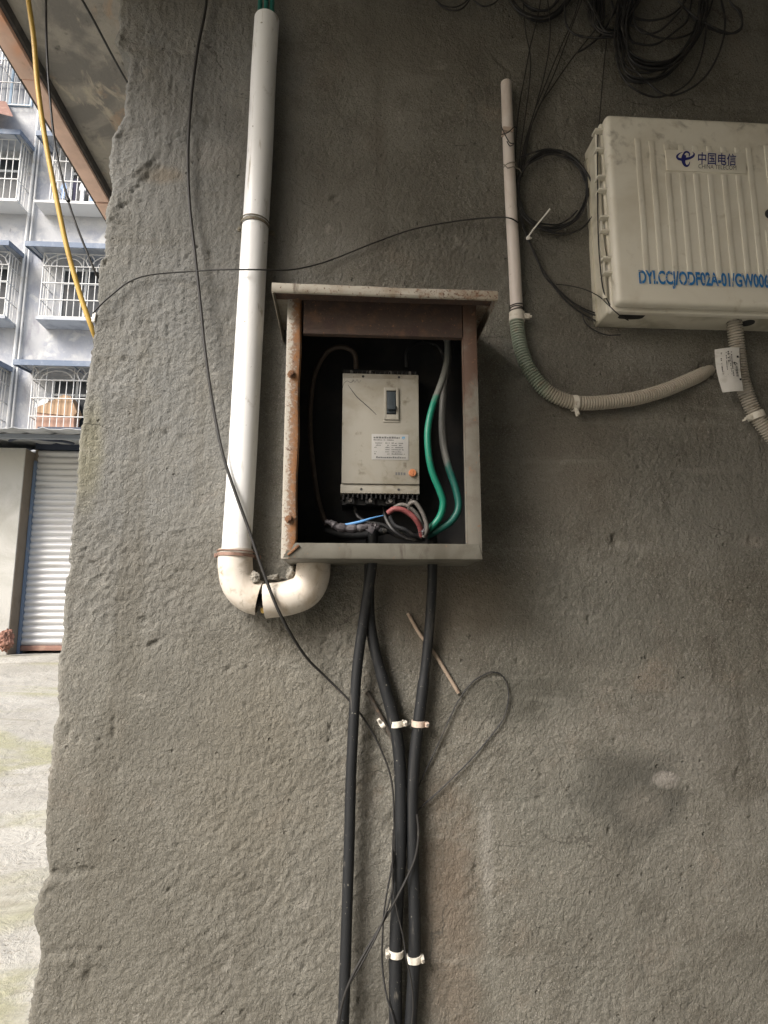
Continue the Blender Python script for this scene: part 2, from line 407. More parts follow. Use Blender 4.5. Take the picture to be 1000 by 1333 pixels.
class MB:
    def __init__(s):
        s.v, s.f, s.sm = [], [], []

    def add(s, vs, fs, smooth=True):
        o = len(s.v)
        s.v += [tuple(v) for v in vs]
        s.f += [tuple(i + o for i in f) for f in fs]
        s.sm += [smooth] * len(fs)
        return s

    def box(s, x0, x1, y0, y1, z0, z1, bev=0.0, seg=2):
        bm = bmesh.new()
        bmesh.ops.create_cube(bm, size=1)
        for v in bm.verts:
            v.co = ((x0 + x1) / 2 + v.co.x * (x1 - x0), (y0 + y1) / 2 + v.co.y * (y1 - y0), (z0 + z1) / 2 + v.co.z * (z1 - z0))
        if bev > 0:
            bmesh.ops.bevel(bm, geom=bm.edges[:], offset=bev, segments=seg, profile=.6, affect='EDGES')
        s._bm(bm, bev > 0)
        return s

    def _bm(s, bm, smooth):
        bm.verts.index_update()
        s.add([v.co for v in bm.verts], [[v.index for v in f.verts] for f in bm.faces], smooth)
        bm.free()

    def obox(s, M, hx, hy, hz, bev=0.0):
        """box of half sizes hx, hy, hz in the frame M"""
        bm = bmesh.new()
        bmesh.ops.create_cube(bm, size=1)
        for v in bm.verts:
            v.co = (v.co.x * 2 * hx, v.co.y * 2 * hy, v.co.z * 2 * hz)
        if bev > 0:
            bmesh.ops.bevel(bm, geom=bm.edges[:], offset=bev, segments=2, profile=.6, affect='EDGES')
        bmesh.ops.transform(bm, matrix=M, verts=bm.verts[:])
        s._bm(bm, bev > 0)
        return s

    def prism(s, pts, y0, y1, smooth=False):
        """outline in (x, z) between depths y0 and y1"""
        n = len(pts)
        vs = [(p[0], y0, p[1]) for p in pts] + [(p[0], y1, p[1]) for p in pts]
        fs = [tuple(range(n))[::-1], tuple(range(n, 2 * n))]
        fs += [(i, (i + 1) % n, n + (i + 1) % n, n + i) for i in range(n)]
        return s.add(vs, fs, smooth)

    def tube(s, pts, r, seg=10, closed=False, caps=True):
        pts = [Vector(p) for p in pts]
        n = len(pts)
        rr = r if hasattr(r, '__len__') else [r] * n
        tang = []
        for i in range(n):
            a = pts[(i - 1) % n] if (closed or i > 0) else pts[0]
            b = pts[(i + 1) % n] if (closed or i < n - 1) else pts[-1]
            t = (b - a)
            tang.append(t.normalized() if t.length > 1e-9 else Vector((0, 0, 1)))
        up = Vector((0, 1, 0)) if abs(tang[0].y) < .9 else Vector((1, 0, 0))
        nrm = (up - tang[0] * up.dot(tang[0])).normalized()
        vs = []
        for i in range(n):
            nrm = (nrm - tang[i] * nrm.dot(tang[i])).normalized()
            bi = tang[i].cross(nrm)
            for k in range(seg):
                an = 2 * math.pi * k / seg
                vs.append(pts[i] + (nrm * math.cos(an) + bi * math.sin(an)) * rr[i])
        fs = []
        m = n if closed else n - 1
        for i in range(m):
            j = (i + 1) % n
            for k in range(seg):
                k2 = (k + 1) % seg
                fs.append((i * seg + k, i * seg + k2, j * seg + k2, j * seg + k))
        if caps and not closed:
            fs.append(tuple(range(seg))[::-1])
            fs.append(tuple((n - 1) * seg + k for k in range(seg)))
        return s.add(vs, fs, True)

    def cyl(s, a, b, r, seg=14, r2=None):
        return s.tube([a, b], [r, r if r2 is None else r2], seg)

    def ribbon(s, pts, widths, y):
        """flat stroke in the plane y"""
        n = len(pts)
        vs = []
        for i in range(n):
            a = pts[max(i - 1, 0)]
            b = pts[min(i + 1, n - 1)]
            dx, dz = b[0] - a[0], b[1] - a[1]
            l = math.hypot(dx, dz) or 1
            nx, nz = -dz / l, dx / l
            w = widths[i] / 2
            vs += [(pts[i][0] + nx * w, y, pts[i][1] + nz * w), (pts[i][0] - nx * w, y, pts[i][1] - nz * w)]
        fs = [(2 * i, 2 * i + 1, 2 * i + 3, 2 * i + 2) for i in range(n - 1)]
        return s.add(vs, fs, False)

    def build(s, name, mat, parent=None, origin=None):
        return obj(name, s, mat, parent, origin)


def obj(name, mb, mat, parent=None, origin=None):
    va = np.array(mb.v, dtype=float)
    if origin is None:
        lo, hi = va.min(0), va.max(0)
        origin = Vector(((lo[0] + hi[0]) / 2, (lo[1] + hi[1]) / 2, lo[2]))
    va = va - np.array(origin)
    me = bpy.data.meshes.new(name)
    me.from_pydata([tuple(v) for v in va], [], mb.f)
    me.polygons.foreach_set('use_smooth', mb.sm)
    bmx = bmesh.new()
    bmx.from_mesh(me)
    bmesh.ops.recalc_face_normals(bmx, faces=bmx.faces[:])
    bmx.to_mesh(me)
    bmx.free()
    me.set_sharp_from_angle(angle=math.radians(38))
    me.materials.append(mat)
    o = bpy.data.objects.new(name, me)
    COL.objects.link(o)
    if parent is not None:
        o.parent = parent
        o.location = Vector(origin) - WORLD[parent]
    else:
        o.location = origin
    WORLD[o] = Vector(origin)
    return o


WORLD = {}


def tag(o, label, cat, group=None):
    o['label'] = label
    o['category'] = cat
    if group:
        o['group'] = group
    return o


def thing(name, label, cat, loc, group=None):
    o = bpy.data.objects.new(name, None)
    o.empty_display_size = .05
    COL.objects.link(o)
    o.location = loc
    WORLD[o] = Vector(loc)
    return tag(o, label, cat, group)


def struct(o):
    o['kind'] = 'structure'
    return o


def spline(pts, per=8, closed=False):
    """Catmull-Rom through the waypoints (any dimension)"""
    A = [np.array(p, dtype=float) for p in pts]
    n = len(A)
    out = []
    rng = range(n if closed else n - 1)
    for i in rng:
        if closed:
            p0, p1, p2, p3 = A[(i - 1) % n], A[i], A[(i + 1) % n], A[(i + 2) % n]
        else:
            p0, p1, p2, p3 = A[max(i - 1, 0)], A[i], A[i + 1], A[min(i + 2, n - 1)]
        for k in range(per):
            t = k / per
            out.append(.5 * ((2 * p1) + (-p0 + p2) * t + (2 * p0 - 5 * p1 + 4 * p2 - p3) * t * t + (-p0 + 3 * p1 - 3 * p2 + p3) * t ** 3))
    if not closed:
        out.append(A[-1])
    return out


def wire_pts(w, off=.008, per=8):
    """waypoints (px, py[, off]) on the wall -> smooth world points"""
    w = [(p[0], p[1], p[2] if len(p) > 2 else off) for p in w]
    return [P(p[0], p[1], p[2]) for p in spline(w, per)]


def wire(name, w, r, mat, label, cat, off=.008, group=None, seg=8, parent=None, per=8):
    mb = MB()
    mb.tube(wire_pts(w, off, per), r, seg)
    o = mb.build(name, mat, parent)
    if parent is None:
        tag(o, label, cat, group)
    return o


def text_mesh(name, s, x0, x1, z0, z1, y, mat, parent, shear=0.0, bold=0.0, rot=0, depth=.0003):
    cu = bpy.data.curves.new(name, 'FONT')
    cu.body = s
    cu.extrude = 0
    cu.offset = bold
    cu.shear = shear
    cu.resolution_u = 4
    t = bpy.data.objects.new(name, cu)
    COL.objects.link(t)
    bpy.context.view_layer.update()
    dg = bpy.context.evaluated_depsgraph_get()
    me = bpy.data.meshes.new_from_object(t.evaluated_get(dg))
    vs = np.array([v.co[:] for v in me.vertices])
    fs = [tuple(p.vertices) for p in me.polygons]
    bpy.data.objects.remove(t)
    bpy.data.curves.remove(cu)
    bpy.data.meshes.remove(me)
    lo, hi = vs.min(0), vs.max(0)
    u = (vs[:, 0] - lo[0]) / (hi[0] - lo[0])
    w = (vs[:, 1] - lo[1]) / (hi[1] - lo[1])
    mb = MB()
    if rot == 0:
        X, Z = x0 + u * (x1 - x0), z0 + w * (z1 - z0)
    else:                     # reads downwards
        X, Z = x0 + w * (x1 - x0), z1 - u * (z1 - z0)
    mb.add(np.stack([X, np.full(len(X), y), Z], 1), fs, False)
    return mb, mat


def scrawl(mb, x0, x1, z, h, y, rnd, fill=.75, lo=.35, hi=1.2):
    """a line of print too small to read: short marks"""
    x = x0
    while x < x1:
        w = h * rnd.uniform(lo, hi)
        if rnd.random() < fill:
            hh = h * rnd.uniform(.6, 1)
            mb.add([(x, y, z), (min(x + w, x1), y, z), (min(x + w, x1), y, z + hh), (x, y, z + hh)], [(0, 1, 2, 3)], False)
        x += w + h * .25


# ------------------------------------------------------------------ 2-D noise for real relief
_T = RNG.random((256, 256))


def vnoise(x, z):
    xi, zi = np.floor(x).astype(int), np.floor(z).astype(int)
    fx, fz = x - xi, z - zi
    fx, fz = fx * fx * (3 - 2 * fx), fz * fz * (3 - 2 * fz)
    g = lambda a, b: _T[a & 255, b & 255]
    return (g(xi, zi) * (1 - fx) * (1 - fz) + g(xi + 1, zi) * fx * (1 - fz) + g(xi, zi + 1) * (1 - fx) * fz + g(xi + 1, zi + 1) * fx * fz) - .5


def fbm(x, z, octv=4, gain=.55):
    s, a = 0, 1
    for i in range(octv):
        s = s + a * vnoise(x * 2 ** i + 17.3 * i, z * 2 ** i + 9.1 * i)
        a *= gain
    return s


# ================================================================== THE PLASTERED WALL
EDGE = [(158, -160), (157, -60), (155, 0), (152, 32), (150, 58), (163, 66), (168, 72), (166, 95), (160, 140), (155, 160), (146, 178), (141, 212), (144, 235), (137, 265), (137, 288),
        (135, 315), (136, 332), (129, 338), (127, 365), (125, 395), (122, 425), (119, 450), (115, 480), (110, 515), (105, 560), (102, 582), (100, 615),
        (95, 665), (89, 735), (83, 765), (81, 827), (76, 855), (72, 917), (67, 965), (62, 1011), (57, 1075), (60, 1109), (62, 1139), (49, 1162), (41, 1192),
        (49, 1226), (51, 1256), (42, 1290), (36, 1332), (32, 1400), (26, 1500), (20, 1700)]
SLAB_Z = CZ + 1.70


def build_wall():
    ep = [P(*e) for e in EDGE]
    ez = np.array([p.z for p in ep])[::-1]
    ex = np.array([p.x for p in ep])[::-1]
    zs = np.concatenate([np.arange(-.05, .25, .012), np.arange(.25, SLAB_Z - .28, .003), np.arange(SLAB_Z - .28, SLAB_Z + .02, .012)])
    e = np.interp(zs, ez, ex)
    e = e + .0032 * fbm(zs * 26, zs * 0 + 3.3, 3) + .0045 * fbm(zs * 110, zs * 0 + 8.3, 3)
    chip = np.clip(fbm(zs * 17, zs * 0 + 21.3, 2) - .22, 0, 1)
    e = e + .03 * chip
    sback = np.array([-1, .3, .29, .24, .2, .16, .12, .09, .06, .04, .025, .015, .008, .003])
    s = np.concatenate([np.array([0, .002, .005, .009]), np.arange(.012, 1.62, .003), np.linspace(1.63, 3.6, 90)])
    nb, nsf, nz = len(sback), len(s), len(zs)
    X = np.zeros((nz, nb + nsf))
    Y = np.zeros_like(X)
    Z = np.repeat(zs[:, None], nb + nsf, 1)
    rough_end = .01 * fbm(zs[:, None] * 30, sback[None, :] * 30 + 5, 3)
    X[:, :nb] = e[:, None] + .002 + rough_end
    Y[:, :nb] = DW + .006 + sback[None, :]
    X[:, 0] = 3.0
    Y[:, 0] = DW + .306
    X[:, 1] = e + .01
    X[:, nb:] = e[:, None] + s[None, :]
    r = np.clip((.009 - s) / .009, 0, 1)
    Y[:, nb:] = DW + .006 * r[None, :] ** 2
    x, z = X[:, nb:], Z[:, nb:]
    # relief: positive sticks out of the wall
    rough = .55 + 1.1 * np.clip(fbm(x * 4.3 + 40, z * 3.7, 3) + .25, 0, 1)
    d = .0045 * fbm(x * 3.1, z * 2.6, 3) + .0016 * fbm(x * 14 + 3, z * 11, 3) + rough * (.0013 * fbm(x * 60, z * 50 + 4, 2) + .0023 * fbm(x * 150, z * 126, 2))
    px = 448 + x / DW * FPX        # rough picture position, only to place what is seen on the wall
    # drag marks of the trowel: upright at the upper left, slanting elsewhere
    up = np.clip((x * -1 + .05) * 2, 0, 1) * np.clip((z - 1.35) * 2.5, 0, 1)
    d += .0024 * up * fbm(x * 120, z * 20, 2)
    slant = np.clip(fbm(x * 3 + 9, z * 3, 2) * 3 + .4, 0, 1)
    d += .0015 * slant * fbm((x * .8 + z * .6) * 26, (z * .8 - x * .6) * 90, 2)
    d *= 1.0 - .35 * np.clip((x - .15) * 2.5, 0, 1) * np.clip((1.5 - z) * 2, 0, 1)

    def dent(pxx, pyy, rx, ry, h, ang=0):
        nonlocal d
        p = P(pxx, pyy)
        k = DW / FPX
        ca, sa = math.cos(ang), math.sin(ang)
        u = ((x - p.x) * ca + (z - p.z) * sa) / (rx * k)
        w = (-(x - p.x) * sa + (z - p.z) * ca) / (ry * k)
        rr = u * u + w * w + 2.2 * fbm(x * 70 + pxx, z * 70, 4)
        d = d + .55 * h * np.exp(-np.clip(rr, 0, 30) ** 1.2)

    for a in [(163, 268, 5, 9, -.012, 0), (146, 278, 9, 14, .010, 0), (178, 220, 26, 5, .006, .7), (190, 232, 30, 4, -.008, .9), (205, 205, 18, 4, -.006, 1.2), (152, 55, 9, 12, .012, 0), (150, 172, 6, 12, .010, 0),
              (924, 482, 15, 11, -.036, .3), (132, 343, 7, 4, -.012, .5), (801, 703, 5, 7, -.014, 0), (982, 704, 9, 6, -.010, 0), (275, 215, 20, 10, .004, 0),
              (270, 158, 7, 5, -.008, .4), (655, 82, 22, 4, -.007, -.9), (645, 22, 4, 16, -.006, 0), (740, 160, 5, 5, -.008, 0),
              (148, 945, 3, 14, -.008, 0), (90, 950, 4, 9, -.008, 0), (100, 955, 3, 8, -.007, .4), (85, 1136, 26, 5, -.010, .1), (75, 1150, 20, 5, .006, .2),
              (85, 1240, 38, 5, -.006, .08), (80, 1252, 34, 6, .006, .1), (115, 1275, 5, 10, -.009, 0), (435, 258, 8, 4, -.009, .6), (425, 238, 6, 3, -.007, .3),
              (200, 838, 9, 3, -.008, .5), (185, 806, 6, 3, -.006, 0), (60, 1300, 20, 20, .005, 0), (880, 880, 14, 5, -.005, -.3), (700, 990, 6, 10, -.006, .5),
              (960, 1010, 5, 8, -.008, 0), (860, 1180, 24, 10, -.004, 0), (620, 1130, 4, 10, -.007, 0), (635, 1060, 3, 4, -.009, 0), (300, 870, 7, 3, -.006, .5), (230, 690, 12, 3, .004, .3), (168, 470, 8, 4, -.005, 0), (104, 545, 9, 20, .005, 0), (120, 560, 8, 12, -.005, .3)]:
        dent(*a)
    # small random air holes
    rnd = random.Random(5)
    for i in range(110):
        xx, zz = rnd.uniform(-.6, 1.1), rnd.uniform(.4, 2.4)
        i0 = np.searchsorted(zs, zz - .02)
        i1 = np.searchsorted(zs, zz + .02)
        sub = (slice(i0, i1), slice(None))
        rr = ((x[sub] - xx) ** 2 + ((z[sub] - zz) / rnd.uniform(.8, 1.6)) ** 2) / rnd.uniform(.0025, .0045) ** 2
        d[sub] -= rnd.uniform(.003, .006) * np.exp(-np.clip(rr, 0, 30))
    fade = np.clip(s / .012, .35, 1)
    Y[:, nb:] -= d * fade[None, :]
    nc = nb + nsf
    V = np.stack([X, Y, Z], -1).reshape(-1, 3)
    i = np.arange(nz - 1)[:, None] * nc + np.arange(nc - 1)[None, :]
    Fq = np.stack([i, i + 1, i + 1 + nc, i + nc], -1).reshape(-1, 4)
    me = bpy.data.meshes.new('plaster_wall')
    me.vertices.add(len(V))
    me.vertices.foreach_set('co', V.astype(np.float32).ravel())
    me.loops.add(Fq.size)
    me.loops.foreach_set('vertex_index', Fq.astype(np.int32).ravel())
    me.polygons.add(len(Fq))
    me.polygons.foreach_set('loop_start', np.arange(0, Fq.size, 4, dtype=np.int32))
    me.polygons.foreach_set('use_smooth', np.ones(len(Fq), dtype=bool))
    me.update(calc_edges=True)
    me.validate()
    me.materials.append(MAT['wall'])
    o = bpy.data.objects.new('plaster_wall', me)
    COL.objects.link(o)
    tag(o, 'rough grey brown cement plaster wall with a ragged left edge, carrying the boxes and pipes', 'wall')


build_wall()

# ================================================================== OVERHANG ABOVE
XE = -.96                       # free edge of the overhang


def build_overhang():
    t = thing('concrete_overhang', 'stained concrete ceiling slab jutting out at upper left with a salmon tiled edge', 'overhang', (0, 2.4, SLAB_Z))
    mb = MB()
    # slab, underside gently uneven
    xs = np.linspace(XE, 3.6, 60)
    ys = np.linspace(-2.4, 6.0, 90)
    gx, gy = np.meshgrid(xs, ys)
    gz = SLAB_Z + .012 * fbm(gx * 1.7, gy * 1.7, 4)
    gz[:, 0] = SLAB_Z
    n = len(xs)
    vs = np.stack([gx, gy, gz], -1).reshape(-1, 3)
    fs = [(j * n + i, j * n + i + 1, (j + 1) * n + i + 1, (j + 1) * n + i) for j in range(len(ys) - 1) for i in range(n - 1)]
    mb.add(vs, fs)
    mb.box(XE, 3.6, -2.4, 6.0, SLAB_Z + .03, SLAB_Z + .16)
    mb.build('slab', MAT['slab'], t)
    mb = MB()
    mb.box(XE - .012, XE - .002, -2.4, 6.0, SLAB_Z - .03, SLAB_Z + .14)
    mb.build('edge_beam', MAT['joint'], t)  # dark strip: shadow between slab and tiles put into its colour
    mb = MB()
    y = -2.4
    rnd = random.Random(3)
    while y < 6.0:
        l = .60
        mb.box(XE - .068, XE - .0125, y + .0035, min(y + l - .003, 6.0), SLAB_Z - .042 + rnd.uniform(-.002, .002), SLAB_Z + .15, .002)
        y += l
    mb.build('edge_tiles', MAT['tile'], t)
    mb = MB()
    mb.box(XE - .078, XE - .0685, -2.4, 6.0, SLAB_Z - .035, SLAB_Z + .15)
    mb.build('outer_lip', MAT['joint'], t)


build_overhang()

# ================================================================== GROUND


def build_ground():
    xs = np.concatenate([np.linspace(-60, -6, 8), np.linspace(-5.5, 5.5, 56), np.linspace(6, 60, 8)])
    ys = np.concatenate([np.linspace(-60, -3, 8), np.linspace(-2.5, 10, 70), np.linspace(11, 120, 12)])
    gx, gy = np.meshgrid(xs, ys)
    t = np.clip((gy - 1.7) / (7.6 - 1.7), 0, 1)
    gz = .78 * t
    gz = gz + .03 * fbm(gx * .8, gy * .8, 3) * np.clip(1 - np.abs(gy - 4) / 8, 0, 1)
    n = len(xs)
    mb = MB()
    mb.add(np.stack([gx, gy, gz], -1).reshape(-1, 3), [(j * n + i, j * n + i + 1, (j + 1) * n + i + 1, (j + 1) * n + i) for j in range(len(ys) - 1) for i in range(n - 1)])
    struct(mb.build('ground', MAT['ground'], None, (0, 0, 0)))


build_ground()

# ================================================================== ELECTRICAL CABINET
OFF_F = .165                    # front of the frame
YF = DW - OFF_F


def XZ(px, py, off):
    p = P(px, py, off)
    return p.x, p.z


def build_cabinet():
    k = (DW - OFF_F) / FPX
    xl = (XZ(376, 400, OFF_F)[0] + XZ(368, 726, OFF_F)[0]) / 2
    xr = (XZ(621, 420, OFF_F)[0] + XZ(627, 728, OFF_F)[0]) / 2
    zb = XZ(500, 728, OFF_F)[1]
    zi_b = XZ(500, 707, OFF_F)[1]
    zi_t = XZ(500, 436, OFF_F)[1]
    zt = XZ(500, 386, OFF_F)[1]
    xi_l = XZ(391, 570, OFF_F)[0]
    xi_r = XZ(606, 570, OFF_F)[0]
    t = thing('electrical_cabinet', 'open rusty steel meter cabinet with a hood, door missing, in the centre of the wall', 'electrical box', ((xl + xr) / 2, DW, zb))
    # shell: back and four sides of folded sheet
    w = .002
    mb = MB()
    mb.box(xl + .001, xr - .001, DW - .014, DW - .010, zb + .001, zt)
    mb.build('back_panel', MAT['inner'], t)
    mb = MB()
    mb.box(xl, xl + w, YF + .0025, DW + .006, zb, zt)
    mb.box(xr - w, xr, YF + .0025, DW + .006, zb, zt)
    mb.box(xl + w, xr - w, YF + .0025, DW + .006, zb, zb + w)
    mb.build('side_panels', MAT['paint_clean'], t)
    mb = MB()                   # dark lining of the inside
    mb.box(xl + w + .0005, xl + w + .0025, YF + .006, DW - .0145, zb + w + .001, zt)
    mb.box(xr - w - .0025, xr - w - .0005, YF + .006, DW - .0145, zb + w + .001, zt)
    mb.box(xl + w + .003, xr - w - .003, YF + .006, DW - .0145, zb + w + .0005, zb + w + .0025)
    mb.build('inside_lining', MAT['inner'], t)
    # frame
    mb = MB()                   # left stile: folded with a curled free edge
    zz = [zb + (zt - zb) * i / 14 for i in range(15)]
    prof = [(0, .004), (0, -.003), (.004, -.0045), ((xi_l - xl) * .75, -.0045), (xi_l - xl - .003, -.003), (xi_l - xl, .002), (xi_l - xl - .001, .010), (xi_l - xl - .003, .010), (xi_l - xl - .003, .004), (.004, .0035)]
    vs = []
    for i, z in enumerate(zz):
        c = .0012 * math.sin(i * 1.3) + (-.006 if i == 0 else 0)
        for j, (a, b) in enumerate(prof):
            vs.append((xl - .0025 + a + (c if 3 <= j <= 8 else 0), YF - .001 + b, z))
    m = len(prof)
    fs = [(i * m + j, i * m + (j + 1) % m, (i + 1) * m + (j + 1) % m, (i + 1) * m + j) for i in range(14) for j in range(m)]
    fs += [tuple(range(m)), tuple(14 * m + j for j in range(m))]
    mb.add(vs, fs, True)
    st = mb.build('left_stile', MAT['stile_rust'], t)
    st['label'] = 'left stile covered in flaking orange rust'
    mb = MB()
    mb.box(xi_r, xr, YF - .002, YF + .0022, zb + .001, zt, .0008)
    mb.box(xi_r - .0016, xi_r - .0001, YF - .002, YF + .012, zi_b, zi_t)
    mb.build('right_stile', MAT['stile_right'], t)
    mb = MB()
    mb.box(xi_l + .0015, xi_r - .002, YF - .0012, YF + .0015, zi_t, zt, .0006)
    mb.box(xi_l + .0015, xi_r - .002, YF - .0010, YF + .012, zi_t - .0016, zi_t - .0001)
    o = mb.build('top_rail', MAT['rail_rust'], t)
    o['label'] = 'dark brown rusted top rail'
    mb = MB()
    n = 18
    prof = [(0, .002), (.0015, -.0052), (.006, -.0065), (zi_b - zb - .004, -.0045), (zi_b - zb, -.003), (zi_b - zb, .010), (zi_b - zb - .002, .010), (zi_b - zb - .003, .001), (.004, .0015)]
    vs = []
    for i in range(n + 1):
        x = xl + .013 + (xr - .006 - xl - .013) * i / n
        for (a, b) in prof:
            vs.append((x + (-(.013) * (1 - a / .024) if i == 0 else (.006 * (1 - a / .024) if i == n else 0)), YF + b, zb + a - .001))
    m = len(prof)
    fs = [(i * m + j, i * m + (j + 1) % m, (i + 1) * m + (j + 1) % m, (i + 1) * m + j) for i in range(n) for j in range(m)]
    fs += [tuple(range(m)), tuple(n * m + j for j in range(m))]
    mb.add(vs, fs, True)
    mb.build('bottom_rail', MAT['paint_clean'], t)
    mb = MB()                   # rusty corner weld
    c = P(382, 716, OFF_F + .007)
    mb.obox(Matrix.Translation(c) @ Matrix.Rotation(-.75, 4, 'Y'), .014, .0025, .0022, .0015)
    mb.build('corner_weld', MAT['rust_bolt'], t)
    # hood
    offh = .225
    yh = DW - offh
    hx0, hz1 = XZ(354, 369, offh)
    hx1, _ = XZ(648, 378, offh)
    hz1 = (hz1 + XZ(648, 378, offh)[1]) / 2
    hz0 = hz1 - .0185
    tilt = .003
    h = thing_part('hood', t, ((hx0 + hx1) / 2, DW, hz0)) if False else None
    n = 24
    mb = MB()
    # lip: rolled front edge, a little dented
    prof = [(0, 0), (-.0015, -.002), (-.0018, -.0145), (.0005, -.0178), (.005, -.0185), (.0048, -.0165), (.0018, -.0155), (.0016, -.003)]
    vs = []
    for i in range(n + 1):
        u = i / n
        dz = .0013 * math.sin(u * 9) * math.exp(-((u - .62) / .2) ** 2) + .0009 * vnoise(np.array([u * 9.]), np.array([2.]))[0]
        for (a, b) in prof:
            vs.append((hx0 + (hx1 - hx0) * u, yh + a + (dz if b < -.01 else 0), hz1 + b + dz - tilt * (u - .5)))
    m = len(prof)
    fs = [(i * m + j, i * m + (j + 1) % m, (i + 1) * m + (j + 1) % m, (i + 1) * m + j) for i in range(n) for j in range(m)]
    fs += [tuple(range(m)), tuple(n * m + j for j in range(m))]
    mb.add(vs, fs, True)
    # top sheet and side flanges
    mb.add([(hx0, yh + .002, hz1 + tilt * .5), (hx1, yh + .002, hz1 - tilt * .5), (hx1, DW + .004, hz1 + .012), (hx0, DW + .004, hz1 + .012),
            (hx0, yh + .002, hz1 - .0015 + tilt * .5), (hx1, yh + .002, hz1 - .0015 - tilt * .5), (hx1, DW + .004, hz1 + .0105), (hx0, DW + .004, hz1 + .0105)],
           [(0, 1, 2, 3), (4, 7, 6, 5), (0, 4, 5, 1), (1, 5, 6, 2), (2, 6, 7, 3), (3, 7, 4, 0)], False)
    for x in (hx0 + .0004, hx1 - .0022):
        mb.add([(x, yh + .0018, hz1), (x, DW + .004, hz1 + .010), (x, DW + .004, hz0 - .004), (x, yh + .0018, hz0),
                (x + .0018, yh + .0018, hz1), (x + .0018, DW + .004, hz1 + .010), (x + .0018, DW + .004, hz0 - .004), (x + .0018, yh + .0018, hz0)],
               [(0, 1, 2, 3), (4, 7, 6, 5), (0, 4, 5, 1), (1, 5, 6, 2), (2, 6, 7, 3), (3, 7, 4, 0)], False)
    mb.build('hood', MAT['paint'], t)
    mb = MB()
    zt2 = hz1 - .0035
    mb.box(xl + .001, xr - .001, YF + .0005, DW + .004, zt + .0005, zt2 + .004)
    mb.build('top_panel', MAT['rail_rust'], t)
    mb = MB()
    mb.add([(hx0 + .003, yh + .006, hz1 - .0035), (hx1 - .003, yh + .006, hz1 - .0035), (hx1 - .003, YF - .003, hz1 - .0028), (hx0 + .003, YF - .003, hz1 - .0028)], [(0, 1, 2, 3)], False)
    mb.build('hood_underside', MAT['hood_under'], t)
    # hinge bolts
    for (px, py) in ((379, 488), (376, 676)):
        b = P(px, py, OFF_F + .004)
        mb = MB()
        mb.cyl(b + Vector((0, .006, 0)), b + Vector((0, -.003, 0)), .0078, 6)
        mb.cyl(b + Vector((0, -.003, 0)), b + Vector((.0008, -.011, .0005)), .0048, 12)
        mb.obox(Matrix.Translation(b + Vector((.002, -.006, 0))) @ Matrix.Rotation(.4, 4, 'Z'), .0042, .003, .0065, .0012)
        mb.build('hinge_bolt', MAT['rust_bolt'], t)
    return t


build_cabinet()


